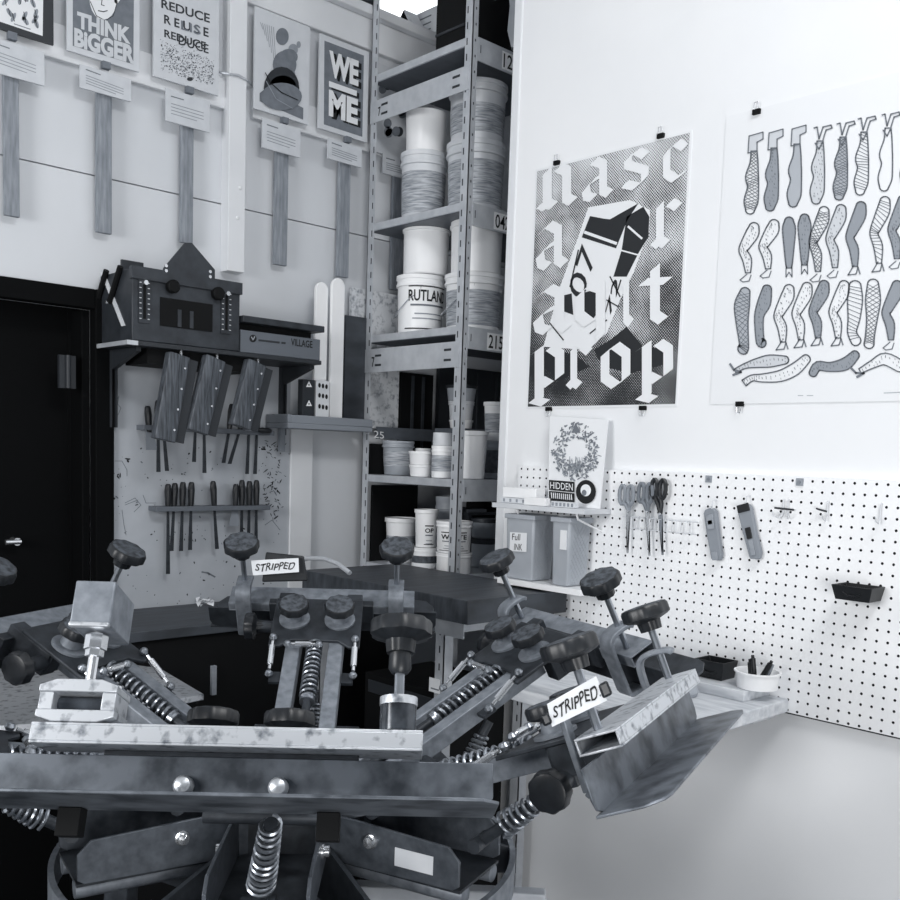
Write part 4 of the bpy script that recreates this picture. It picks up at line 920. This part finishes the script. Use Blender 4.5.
# ------------------------------------------------------------------ small wall shelf, tubs, card
X1 = PX-.0005; dep = .12; Xf = X1-dep
ps = onX(550, 507, Xf); sz = ps.z
ya = onX(492, 503, Xf).y; yb = onX(611, 513, X1).y
t = thing('small_wall_shelf', (X1-.06, (ya+yb)/2, sz-.014), 'narrow pale wall shelf on wire brackets over the tall tubs', 'shelf')
b = MB(); b.box(Xf, X1, yb, min(ya, 2.13), sz-.014, sz, PAILC); b.build('shelf_board', t, bevel=.001)
for px in (512, 572):
    y = onX(px, 510, Xf).y; b = MB(); b.tube([(Xf+.02, y, sz-.014), (Xf+.025, y-.002, sz-.03), (X1-.03, y-.01, sz-.055), (X1, y-.012, sz-.065)], .003, PAILW, 6); b.build('wire_bracket', t)
# leaning card print
Xc = X1-.05
_c0 = Vector((Xc, 0, sz+.001)); _cn = Vector((-1, 0, .17)).normalized()
def onC(x, y, h=0):
    v = Vector(ray(x, y)); o = Vector(CAM); return o+v*((_c0-o).dot(_cn)/v.dot(_cn))+_cn*h
t = thing('art_card', (Xc, onX(575, 500, Xc).y, sz), 'white art card with leafy drawing leaning on the small wall shelf', 'card')
b = MB(); q_ = [onC(548, 500), onC(600, 507), onC(608, 420), onC(550, 416)]; q_[0].z = q_[1].z = sz+.001; b.hex8([p-_cn*.003 for p in q_], q_, PAPER); b.build('card_sheet', t)
b = MB(); b.flat = True; A = Art(b, onC, .0005); rnd = random.Random(9)
for k in range(330):
    a = rnd.uniform(0, 2*pi); rr_ = rnd.uniform(.45, 1); x = 576+cos(a)*24*rr_; y = 451+sin(a)*29*rr_
    A.ell(x, y, rnd.uniform(.8, 2.6), rnd.uniform(.4, 1.0), rnd.choice((INKG, INKM, INKG, INKM)), k % 3, rnd.uniform(0, 3), 8)
for k in range(30): x = 576+rnd.uniform(-8, 8); A.line([(x, 462+rnd.uniform(-6, 5)), (x+rnd.uniform(-5, 5), 470+rnd.uniform(-3, 8))], .5, INKG, 1)
A.poly([(576, 423), (572, 433), (581, 433)], INKM, 4)
A.poly([(549.5, 480), (575, 482), (575, 492.5), (549.5, 490)], INK, 4); A.text('HIDDEN', [(551, 488.5), (573.5, 490.8), (573.5, 484), (551, 482)], PAPER, 0, 6)
A.poly([(549.5, 491), (575, 493.5), (575, 503), (549.5, 500.5)], INK, 4); [A.line([(x, 492.8+(x-551)*.1), (x+.6, 498+(x-551)*.1)], .8, PAPER, 6) for x in range(552, 574, 2)]
A.ell(586.5, 492, 10, 12, INK, 5); A.ell(586.5, 490.5, 5.2, 6, PAPER, 6); A.ell(585, 493, 2.4, 3, INKM, 7); b.build('print', t)
# boxes on the shelf
def flatbox(xa, xb, yt, yb_, X, d, m, label, z0):
    p = onX(xa, yt, X); q = onX(xb, yb_, X); b = MB(); b.box(X, X+d, q.y, min(p.y, 2.128), z0, z0+max(.012, p.z-z0-.0), m)
    if m is PAILC:
        for k in range(6): y = q.y+(min(p.y, 2.128)-q.y)*(k+.5)/6; b.box(X-.0008, X, y-.004, y+.004, z0+.003, z0+max(.012, p.z-z0)-.003, INKG)
    o = b.build('card_box', bevel=.001); tag(o, label, 'box', 'flat boxes on the small wall shelf'); return z0+max(.012, p.z-z0)
z = flatbox(501, 540, 497, 503, Xf+.03, .045, PAILC, 'checked flat box at the left end of the small wall shelf', sz+.001)
flatbox(503, 536, 487, 494, Xf+.035, .04, PAILW, 'white flat box on top of the checked one', z+.001)
flatbox(524, 545, 497, 506, Xf+.004, .022, PAILW, 'small white box at the front of the small wall shelf', sz+.001)
flatbox(551, 574, 501, 508, Xf+.012, .02, PAILC, 'low checked box in front of the art card', sz+.001)
# tubs below on a lower shelf
zt0 = onX(590, 592, Xf).z
b = MB(); y_a = 2.02; y_b = onX(607, 596, X1).y; b.box(Xf, X1, y_b, y_a, zt0-.016, zt0, PAILW); tag(b.build('lower_wall_shelf', bevel=.001), 'white shelf under the two tall grey tubs', 'shelf')
def tall_tub(xa, xb, xc, yt, X, label, text):
    ya, yb_ = onX(xa, 550, X).y, onX(xb, 550, X).y; zt = min(onX((xa+xb)/2, yt, X).z, sz-.02); w = .008
    t = thing('tall_tub', (X+.04, (ya+yb_)/2, zt0), label, 'tub', 'tall grey tubs under the small wall shelf')
    T = [(X, yb_, zt), (X+.095, yb_, zt), (X+.095, ya, zt), (X, ya, zt)]; w = .004; B = [(X+w, yb_+w, zt0+.001), (X+.09, yb_+w, zt0+.001), (X+.09, ya-w, zt0+.001), (X+w, ya-w, zt0+.001)]
    b = MB(); b.hex8(B, T, TUB); b.build('tub_body', t, bevel=.006)
    b = MB(); b.box(X-.004, X+.099, yb_-.004, ya+.004, zt-.012, zt+.002, TUB); b.build('rim', t, bevel=.002)
    b = MB(); h = zt-zt0    # raised diamond ribs on the side
    for sg in (1, -1):
        for i in range(-5, 9):
            pts = []
            for k in range(13):
                zz = k/12; u = i/6+sg*zz*1.5
                if sg < 0: u += .4
                if .04 < u < .96: pts.append((X+.006+.084*u, yb_+w*(1-zz)-.0004, zt0+.006+zz*(h-.022)))
            if len(pts) > 1: b.tube(pts, .0007, TUB, 4)
    b.build('rib_pattern', t)
    if text:
        b = MB(); b.flat = True; A = Art(b, lambda x, y, hh: onX(x, y, X-.0005-hh), .0006)
        A.poly([(510, 532), (527, 533), (526.5, 552), (509.5, 551)], PAPER); A.text('Full', [(512, 540), (520, 540.5), (520.3, 534), (512.3, 533.5)], INK, .0, 1); A.text('INK', [(514, 550), (522, 550.5), (522.3, 544), (514.3, 543.5)], INK, .0, 1); b.build('label', t)
    else:
        b = MB(); p = onX(560.5, 530, X-.001); q = onX(566, 550, X-.001); b.box(X-.0015, X+.004, q.y, p.y, q.z, p.z, PAPER); b.build('label', t)
tall_tub(505, 533, 532, 515, Xf+.012, 'tall grey tub with a Full INK label under the small wall shelf', True)
tall_tub(551, 569, 580, 518, Xf+.012, 'tall grey tub right of the Full INK tub', False)

# ------------------------------------------------------------------ wooden bench top along the pegboard
zbch = onX(789, 699, PX).z
xo = onZ(714, 741, zbch).x; yE = onX(789, 699, PX).y; yB = 1.78
t = thing('bench_shelf', ((xo+XR)/2, (yE+yB)/2, zbch-.035), 'pale worn wooden bench shelf fixed under the pegboard', 'bench')
b = MB(); b.box(xo, PX-.0005, yE, yB, zbch-.033, zbch, WOODL); b.build('bench_top', t, bevel=.003)
b = MB(); b.box(PX-.05, PX-.001, yE+.05, yB, zbch-.06, zbch-.0335, PAILC); b.cyl((PX-.10, yE+.045, zbch-.045), (PX-.001, yE+.045, zbch-.045), .012, PAILC)
b.build('support_bracket', t)
b = MB(); b.box(PX-.125, PX-.0005, yE+.05, 1.62, zbch, zbch+.026, WOODL); b.build('raised_back_ledge', t, bevel=.002)
zl = zbch+.026
bin_(694, 723, 658, 671, PX-.012, .07, 'black plastic bin on the bench shelf beside the marker tub', zf=zl+.001)
bin_(650, 668, 655, 668, PX-.012, .05, 'small black tray on bench shelf behind the grey cup', zf=zl+.001)
Xt = PX-.06; c = onX(757, 685, Xt); k = depth(c)/F; r = 22*k; zt = onX(757, 671, Xt).z; h = zt-zl
t = thing('marker_tub', (c.x, c.y, zl), 'white round tub of black markers on the bench shelf end', 'tub')
b = MB(); b.lathe([(0, 0), (r*.9, 0), (r*.98, h*.9), (r*1.05, h*.92), (r*1.05, h), (r*.94, h), (r*.86, .006), (0, .006)], PAILW, (c.x, c.y, zl+.001), n=32); b.build('tub_body', t)
for i, (dx, dy, lx, ly, m, lab) in enumerate(((.0, .016, .0, .006, BLKPL, 'short black marker, leftmost in the marker tub'), (-.004, .004, -.002, .008, BLKPL, 'upright thick black marker in the middle of tub'), (-.002, -.004, .0, -.028, BLKPL, 'black marker leaning right out of the tub'), (.006, -.016, 0, -.016, MIDG, 'grey pen leaning at the right rim of tub'))):
    b = MB(); p = Vector((c.x+dx, c.y+dy, zl+.012)); hh = h*(1.15, 1.45, 1.3, 1.05)[i]; q = p+Vector((lx, ly, hh)); b.cyl(p, q, .0065 if i < 3 else .004, m, n=12); b.cyl(q, q+(q-p).normalized()*.008, .004, m, n=10)
    tag(b.build('marker'), lab, 'marker', 'markers in the tub')
c = onX(680, 652, PX-.19); b = MB(); hh = .075
b.lathe([(0, 0), (.045, 0), (.05, .01), (.034, hh*.8), (.03, hh), (.0, hh)], PAILG, (c.x, c.y, zbch+.001), n=24); tag(b.build('grey_cup'), 'grey upturned cup on the bench shelf behind the press', 'cup')

# ------------------------------------------------------------------ dark table and dark cabinet behind the press
tz = onX(468, 601, 1.79).z; ty = onX(468, 601, 1.79).y
t = thing('dark_table', (2.0, 2.3, 0), 'dark thick-topped table on slotted steel legs before the shelving', 'table')
b = MB(); b.box(1.79, 2.195, ty, 2.60, tz-.065, tz, DKTOP); b.build('tabletop', t, bevel=.002)
for (x, y) in ((1.83, ty+.13), (2.16, ty+.13), (1.83, 2.55), (2.16, 2.55)):
    b = MB(); b.box(x, x+.003, y, y+.035, 0, tz-.065, GALV); b.box(x, x+.035, y, y+.003, 0, tz-.065, GALV)
    zz = .6
    while zz < tz-.1: b.box(x-.0006, x, y+.015, y+.02, zz, zz+.02, DGREY); zz += .05
    b.build('leg', t)
b = MB(); b.box(1.826, 1.829, ty+.05, 2.6, tz-.115, tz-.066, GALV); b.box(1.83, 2.19, ty+.127, ty+.13, tz-.115, tz-.066, GALV); b.build('apron', t)
b = MB(); p = onX(436, 686, 1.825); b.box(1.8255, 1.827, p.y-.015, p.y+.03, p.z-.02, p.z+.02, PAPER); b.box(1.8252, 1.8255, p.y-.012, p.y+.022, p.z-.012, p.z-.008, INKM); b.box(1.827, 1.83, p.y-.03, p.y-.012, p.z-.004, p.z+.004, GALV); b.build('paper_tag', t)
b = MB(); b.box(1.90, 2.18, ty+.22, 2.40, .001, .86, BLACK); b.box(1.896, 1.90, ty+.24, 2.38, .80, .84, DGREY); tag(b.build('under_table_dark_fill', bevel=.003), 'black block added to darken the space under the dark table', 'filler')  # added black block standing in for the dark void below the tabletop
# cabinet under the splattered panel
cz = 1.02; cy = max(onZ(205, 632, cz).y, 2.615)
t = thing('dark_cabinet', (1.75, (cy+YL)/2, 0), 'black worktop cabinet against the splattered wall', 'cabinet')
b = MB(); b.box(1.22, 2.24, cy+.015, YL-.025, 0, cz-.03, BLACK); b.build('carcass', t)
b = MB(); b.box(1.20, 2.25, cy, YL-.0225, cz-.03, cz, DKTOP); b.build('worktop', t, bevel=.002)
b = MB(); p = onY(213, 680, cy+.012); b.box(p.x-.008, p.x+.008, cy+.004, cy+.015, p.z-.045, p.z+.045, INKG); b.build('door_handle', t)
b = MB()
rnd = random.Random(4)
for k in range(14): p = onZ(rnd.uniform(196, 214), rnd.uniform(601, 607), cz+.002); b.add([p+Vector((rnd.uniform(-.02, .02), rnd.uniform(-.02, .02), rnd.uniform(0, .02))) for _ in range(4)], [(0, 1, 2), (0, 2, 3), (0, 3, 1), (1, 3, 2)], PAILC)
tag(b.build('crumpled_foil'), 'crumpled pale foil scrap on the black worktop by the wall', 'scrap')

# ------------------------------------------------------------------ rotary screen-printing press
HUB = Vector(-.27*RH+1.70*FH)
TH = radians(32); R0, Z0 = .20, 1.0
press = thing('screen_printing_press', (HUB.x, HUB.y, 0), 'six-head rotary screen printing press with knobs and springs, filling the foreground', 'printing press')
def frame_(ang):
    a = radians(ang); rad = Vector(cos(a)*FH+sin(a)*RH); tan = Vector(cos(a)*RH-sin(a)*FH)
    return rad, -tan
def headM(ang, tilt=31, dr=0):
    rad, L = frame_(ang); th = radians(tilt); s = rad*cos(th)+Vector((0, 0, sin(th))); n = -rad*sin(th)+Vector((0, 0, cos(th)))
    o = HUB+rad*(R0+dr)+Vector((0, 0, Z0))
    return Matrix(((s.x, L.x, n.x, o.x), (s.y, L.y, n.y, o.y), (s.z, L.z, n.z, o.z), (0, 0, 0, 1)))
def flatM(ang):
    rad, L = frame_(ang)
    return Matrix(((rad.x, L.x, 0, HUB.x), (rad.y, L.y, 0, HUB.y), (0, 0, 1, 0), (0, 0, 0, 1)))
def lobed(b, o, d, R, h=.020, face=KNOBTOP):
    o = Vector(o); d = Vector(d)
    b.lathe([(R*.45, -h*.9), (R*.5, -h*.2), (R*.86, 0), (R, h*.15), (R, h*.8), (R*.93, h), (R*.90, h)], KNOB, o, d, 48, 9, .035)
    b.lathe([(R*.90, h*1.001), (R*.82, h*1.05), (R*.4, h*1.09), (0, h*1.1)], face, o, d, 24)
def link(b, p, q):
    p = Vector(p); q = Vector(q); d = q-p
    b.cyl(p+d*.12, q-d*.12, .0035, CHROME, n=8); b.cyl(p+d*.25, q-d*.25, .0065, CHROME, n=10)
    for c in (p, q): b.lathe([(0, -.008), (.006, -.006), (.009, 0), (.006, .006), (0, .008)], SPRING, c, (0, 0, 1), 10)
def print_head(ang, side=1, clamps=('knob', 'knob'), tape=None, tilt=31, dr=0, dn=0, cy=(.18, -.18), ty=.268, ry=.215, sn=-.005, spr=None, stops=False, rm=None, tm=None, sw=.018, lip=.532, kn=0):
    rm = rm or STEEL; tm = tm or STEELD
    M = headM(ang, tilt, dr); MD = M @ Matrix.Translation((0, 0, dn))
    b = MB(); b.M = M                       # twin tubes and head plate
    for y in (-.046, .046): b.box(-.13, .30, y-.016, y+.016, -.018, .018, STEEL)
    b.prism([(.235, -.05), (.235, .05), (.215, .075), (.215, .098), (.375, .098), (.375, -.098), (.215, -.098), (.215, -.075)], lambda u, v, w: (u, v, w), .0185, .026, STEELD)
    b.box(.30, .405, -.095, -.06, -.03, .018, STEELD); b.box(.30, .405, .06, .095, -.03, .018, STEELD); b.box(.385, .405, -.12, .12, -.05+dn, .0, STEELD)
    h = b.build('print_head', press, bevel=.002)
    for y in (-.05, .05):                   # registration knobs
        b = MB(); b.M = M; b.lathe([(.034, .027), (.034, .032), (.02, .034), (.018, .05)], STEEL, (.30, y, 0), (0, 0, 1), 24); lobed(b, (.30, y, .056), (0, 0, 1), .033); b.build('registration_knob', h)
    b = MB(); b.M = M; b.spring((.07, 0, .012), (.245, 0, .012), .0155, .0155, .003, 13, SPRING); b.build('coil_spring', h)
    b = MB(); b.M = M; b.cyl((-.12, 0, .012), (.30, 0, .012), .009, STEELD, n=12); b.lathe([(.016, 0), (.016, .012)], SPRING, (.062, 0, .012), (1, 0, 0), 12); b.build('spring_rod', h)
    for y in (-.088, .088):
        b = MB(); b.M = M; link(b, (.145, y, .01), (.232, y, .035)); b.box(.128, .158, min(y, y*.72), max(y, y*.72), -.004, .003, STEELD); b.build('turnbuckle', h)
    b = MB(); b.M = M; link(b, (.21, .055, .036), (.21, -.012, .036)); b.build('cross_link', h)
    # side knob
    b = MB(); b.M = M; b.cyl((.31, side*.06, sn), (.31, side*.125, sn), .014, STEELD); b.box(.295, .325, min(side*.06, side*.09), max(side*.06, side*.09), min(sn-.015, .0), .018, STEELD); lobed(b, (.31, side*.14, sn), (0, side, 0), .030, .022, KNOB); b.build('side_knob', h)
    # clamp bar: rail over a flange with an outward lip
    b = MB(); b.M = MD
    b.prism([(-ty, -.04), (-ty, -.08), (-ty+.006, -.094), (-ty+.02, -.10), (ty-.02, -.10), (ty-.006, -.094), (ty, -.08), (ty, -.04)], lambda u, v, w: (w, u, v), .415, .419, tm)
    b.prism([(.415, -ty), (.415, ty), (lip-.027, ty-.004), (lip-.004, ty-.022), (lip, ty-.04), (lip, -ty+.04), (lip-.004, -ty+.022), (lip-.027, -ty+.004)], lambda u, v, w: (u, v, w), -.103, -.099, tm)
    b.box(.385, .415, -.09, .09, -.05, -.04, STEELD); b.box(.415, .419, -.15, .15, -.0401, -.034, STEELD)
    if stops:
        for y in (-.17, .12): b.box(.424, .448, y-.013, y+.013, -.135, -.1035, BLACK)
    b.build('clamp_tray', h, bevel=.001)
    if stops:
        for y in (-.052, .058): b = MB(); b.M = MD; b.lathe([(.012, 0), (.012, .006), (.009, .012), (.004, .0145), (0, .015)], ALU, (.419, y, -.074), (1, 0, 0), 16); b.build('tray_bolt', h)
    b = MB(); b.M = MD; w = .003; y0, y1 = -ry, ry
    for a in ((.397, .458, -.013, -.010), (.397, .458, -.034, -.031), (.397, .400, -.031, -.013), (.455, .458, -.031, -.013)): b.box(a[0], a[1], y0, y1, a[2], a[3], rm)
    b.build('clamp_rail', h, bevel=.0008)
    for y, kind in zip(cy, clamps):
        if kind == 'knob':
            c = MB(); c.M = MD
            c.strip([(.378, -.085), (.378, .012), (.382, .028), (.392, .036), (.41, .038), (.434, .036), (.442, .030)], y-sw, y+sw, .009, STEEL)
            c.strip([(.378, -.085), (.384, -.093), (.414, -.095)], y-sw, y+sw, .009, STEEL)
            cl = c.build('screen_clamp', h, bevel=.002)
        c = MB(); c.M = MD; c.cyl((.42, y, -.0095), (.42, y, .115+kn), .0062, SPRING if kind != 'block' else CHROME, n=10); c.build('clamp_screw', h)
        if kind == 'knob':
            c = MB(); c.M = MD; lobed(c, (.42, y, .128+kn), (0, 0, 1), .039, .022); c.build('clamp_knob', h)
        elif kind == 'cup':
            c = MB(); c.M = MD; lobed(c, (.42, y, .112), (0, 0, 1), .038, .022, KNOB); c.lathe([(.010, .066), (.014, .072), (.0135, .092)], KNOB, (.42, y, 0), (0, 0, 1), 16); c.build('clamp_knob', h)
            c = MB(); c.M = MD; c.lathe([(.022, -.0055), (.022, .026)], GLASSY, (.42, y, 0), (0, 0, 1), 24); c.lathe([(.023, .026), (.023, .036)], ALU, (.42, y, 0), (0, 0, 1), 24); c.build('clamp_cup', h)
        elif kind == 'block':
            c = MB(); c.M = MD; c.box(.365, .455, y-.024, y+.024, .108, .164, STEEL); c.box(.449, .459, y-.024, y+.024, .105, .111, ALU); c.build('clamp_block', h, bevel=.002)
            c = MB(); c.M = MD; c.lathe([(.011, .078), (.011, .086), (.0135, .087), (.0135, .105)], CHROME, (.42, y, 0), (0, 0, 1), 6); c.build('hex_nut', h)
            c = MB(); c.M = MD
            for n0, n1, sg in ((.026, .034, 1), (-.003, .005, -1)):
                e0, e1 = (n0, n1)
                c.prism([(y-.045, n0), (y-.045, n1), (y-.026, n1+max(0, sg)*.007), (y+.026, n1+max(0, sg)*.007), (y+.045, n1), (y+.045, n0), (y+.026, n0-max(0, -sg)*.006), (y-.026, n0-max(0, -sg)*.006)], lambda u, v, w: (w, u, v), .400, .458, ALU)
            for q in (-1, 1): c.box(.402, .456, y+q*.036-.008, y+q*.036+.008, .005, .026, ALU); c.cyl((.43, y+q*.036, .034), (.43, y+q*.036, .040), .006, CHROME, n=10)
            c.build('clamp_yoke', h, bevel=.001)
            c = MB(); c.M = MD; c.cyl((.43, y-.028, .0155), (.43, y+.028, .0155), .0095, GLASSY, n=16); c.build('roller', h)
    # lower main spring (arm to bracket)
    F_ = flatM(ang)
    sp0, sp1 = spr if spr else (F_ @ Vector((.34, 0, .895)), F_ @ Vector((.40, 0, 1.0)))
    b = MB(); b.spring(sp0, sp1, .0195, .013, .003, 12 if not spr or stops else 6, SPRING); b.build('main_spring', h)
    d_ = (sp1-sp0).normalized(); b = MB(); b.cyl(sp0-d_*.06, sp1+d_*(.03 if not spr else .0), .0095, STEELD, n=12); b.cyl(sp0-d_*.05-F_.col[1].xyz*.025, sp0-d_*.05+F_.col[1].xyz*.025, .011, STEELD, n=12); b.build('spring_guide', h)
    if tape:                                # flag of tape wrapped on a stripped screw
        q, D, caps = tape
        for cq in caps:
            b = MB(); b.hex8([at(*p, D+cq[4]) for p in cq[:4]], [at(*p, D+cq[5]) for p in cq[:4]], KNOB); b.build('tape_backing', h, bevel=.003)
        b = MB(); f4 = [at(*p, D) for p in q]; b.hex8([at(*p, D+(.03 if D < 2 else .012)) for p in q], f4, TAPE)
        b.flat = False; tp = b.build('masking_tape', h); tp['label'] = 'tape strip hand-lettered STRIPPED'
        v, f = text_tris('STRIPPED', .012); BLc, BRc, TRc, TLc = f4; P = []
        for x, y in v:
            x = .08+.84*x+.05*(y-.5); y = .25+.5*y+.05*sin(x*21); c = (BLc*(1-x)+BRc*x)*(1-y)+(TLc*(1-x)+TRc*x)*y; P.append(c-(c-Vector(CAM)).normalized()*.0009)
        b = MB(); b.flat = True; b.add(P, f, INK); L_ = MB(); 
        for m_ in (b,):
            o_ = m_.build('hand_lettering', h)
    return h
A_ = -2
print_head(-2.5, 1, tape=([(253, 575.5), (299, 572), (298.5, 558), (251, 560.5)], 2.19, [[(262, 582), (308, 581), (304, 556), (266, 552), .05, .013]]), cy=(.177, -.172))
print_head(60, 1, tilt=29, dr=.035)
print_head(117, -1, tilt=23, dr=.05, dn=.047, kn=-.035, tape=([(552, 727), (607, 700.5), (596, 676), (547, 704)], 1.27, [[(544, 727), (553, 723), (548, 712), (540, 716), .025, -.004], [(603, 699), (613, 694), (607, 680), (598, 685), .025, -.004]]), sn=-.032, spr=(at(503, 826, 1.47), at(536, 803, 1.44)), rm=ALU, tm=ALU2, sw=.010, lip=.505)
print_head(178, -1, clamps=('cup', 'block'), tilt=27, dn=.036, cy=(.195, -.178), ty=.31, ry=.225, spr=(at(261, 886, 1.40), at(271, 823, 1.29)), stops=True, rm=ALU, tm=ALU2, lip=.565)
print_head(-70, 1, tilt=29)
print_head(-117, 1, tilt=12, dr=.035, spr=(at(42, 818, 1.48), at(8, 803, 1.45)))
# hub, ring, brackets, stand
b = MB(); b.lathe([(.10, .80), (.12, .81), (.12, .86), (.10, .87), (.095, .93), (.06, .94), (.06, .98), (0, .98)], STEELD, (HUB.x, HUB.y, 0), (0, 0, 1), 36); b.build('hub', press)
b = MB(); n = 96; Rr = .405
v = []; f = []
for i in range(n):
    a = 2*pi*i/n
    for r, z in ((Rr, .795), (Rr, .85), (Rr-.010, .85), (Rr-.010, .795)): v.append((HUB.x+r*cos(a), HUB.y+r*sin(a), z))
for i in range(n):
    j = (i+1) % n
    for k in range(4): f.append((4*i+k, 4*j+k, 4*j+(k+1) % 4, 4*i+(k+1) % 4))
b.add(v, f, STEEL); b.build('base_ring', press)
for k in range(6):
    Mk = flatM(A_+60*k)
    for s in (-1, 1):
        b = MB(); b.M = Mk
        b.prism([(.10, .875), (.10, .93), (.14, .952), (.20, .952), (.36, .945), (.38, .925), (.38, .885), (.37, .878)], lambda u, v, w: (u, w, v), s*.070, s*.076, STEELM)
        br = b.build('bracket_plate', press, bevel=.001)
        b = MB(); b.M = Mk; b.lathe([(.012, 0), (.012, .004), (.009, .005), (.009, .012), (0, .014)], CHROME, (.22, s*.076, .925), (0, s, 0), 12); b.build('bolt', br)
    b = MB(); b.M = Mk; b.box(.09, .38, -.07, .07, .872, .877, STEELD); b.cyl((.08, -.05, .862), (.38, -.05, .862), .015, STEEL, n=14); b.cyl((.08, .05, .862), (.38, .05, .862), .015, STEEL, n=14); b.box(.06, .12, -.0699, .0699, .815, .93, STEELD); b.build('bracket_floor', press)
    Mk = flatM(A_+30+60*k); b = MB(); b.M = Mk; b.prism([(.10, .80), (.10, .90), (.15, .90), (.409, .845), (.409, .80)], lambda u, v, w: (u, w, v), -.004, .004, STEELD); b.build('radial_fin', press)
    b = MB(); b.M = flatM(A_+60*k); b.box(.305, .335, -.085, .085, .955, .985, STEELD) if False else b.cyl((.235, -.105, .985), (.235, .105, .985), .012, STEELD, n=12); b.build('cross_tube', press)
b = MB(); b.M = flatM(A_+120); b.box(.265, .335, -.0775, -.0765, .895, .925, PAILC); b.build('maker_plate', press)
b = MB(); b.cyl((HUB.x, HUB.y, .02), (HUB.x, HUB.y, .80), .07, STEELD, n=28); b.build('column', press)
for a in (20, 95, 160, 230, 300):
    Mk = flatM(a); b = MB(); b.M = Mk
    b.prism([(.07, .78), (.42, .79), (.46, .79), (.52, .0), (.46, .0), (.40, .70), (.07, .70)], lambda u, v, w: (u, w, v), -.015, .015, GALV if a == 95 else STEELD); b.build('stand_leg', press, bevel=.002)
# flat print platens under the heads
def platen(px, z, lab):
    P = [onZ(x, y, z) for x, y in px]
    b = MB(); b.prism([(p.x, p.y) for p in P], lambda u, v, w: (u, v, w), z-.016, z, ALU); c = sum(P, Vector())/len(P); b.cyl((HUB.x, HUB.y, z-.03), (c.x, c.y, z-.03), .016, STEELD, n=12); b.build('platen', press, bevel=.002)
platen([(-40, 728), (60, 722), (204, 694), (160, 668), (60, 655), (-40, 664)], .93, '')
# white hose on the table
b = MB(); b.tube([at(297, 562, 2.95), at(308, 558, 2.92), at(325, 559, 2.88), at(338, 564, 2.84), at(350, 573, 2.80)], .007, GALV, 8); tag(b.build('white_hose'), 'short white hose arching behind the back clamp bar', 'hose')

# ------------------------------------------------------------------ light and camera
def area(name, loc, target, size, size_y, power, col=(1, 1, 1)):
    l = bpy.data.lights.new(name, 'AREA'); l.shape = 'RECTANGLE'; l.size = size; l.size_y = size_y; l.energy = power; l.color = col
    o = bpy.data.objects.new(name, l); COL.objects.link(o); o.location = loc
    o.rotation_euler = (Vector(target)-Vector(loc)).to_track_quat('-Z', 'Y').to_euler(); return o
area('window_light', (-1.8, 1.4, 2.0), (2.2, 1.4, 1.3), 1.2, 1.0, 66, (1, 1, 1))
area('side_window_light', (-.5, -1.5, .95), (2.2, 1.0, .6), 1.3, 1.1, 52, (1, 1, 1))
area('lower_wall_fill_light', (1.0, -.3, 3.7), (2.1, .7, .5), 1.2, .4, 40, (1, 1, 1))  # added fill that brightens the lower right wall, no visible fixture
area('loft_fill_light', (3.2, 4.2, 3.6), (4.1, 5.0, 4.2), .8, .5, 45, (1, 1, 1))  # unseen fill added to brighten the wall beyond the sign wall
w = bpy.data.worlds.new('world'); SC.world = w; w.use_nodes = True
w.node_tree.nodes['Background'].inputs[0].default_value = (.84, .91, 1.0, 1); w.node_tree.nodes['Background'].inputs[1].default_value = .2
cd = bpy.data.cameras.new('camera'); cam = bpy.data.objects.new('camera', cd); COL.objects.link(cam); SC.camera = cam
cd.sensor_width = 36; cd.sensor_fit = 'HORIZONTAL'; cd.lens = F/900*36; cd.shift_y = (CY-450)/900; cd.clip_start = .02
cam.matrix_world = Matrix(((RT[0], -DN[0], -FW[0], 0), (RT[1], -DN[1], -FW[1], 0), (RT[2], -DN[2], -FW[2], CH), (0, 0, 0, 1)))
vs = SC.view_settings; vs.view_transform = 'Standard'; vs.look = 'None'; vs.gamma = 1; vs.use_curve_mapping = False; vs.exposure = 0
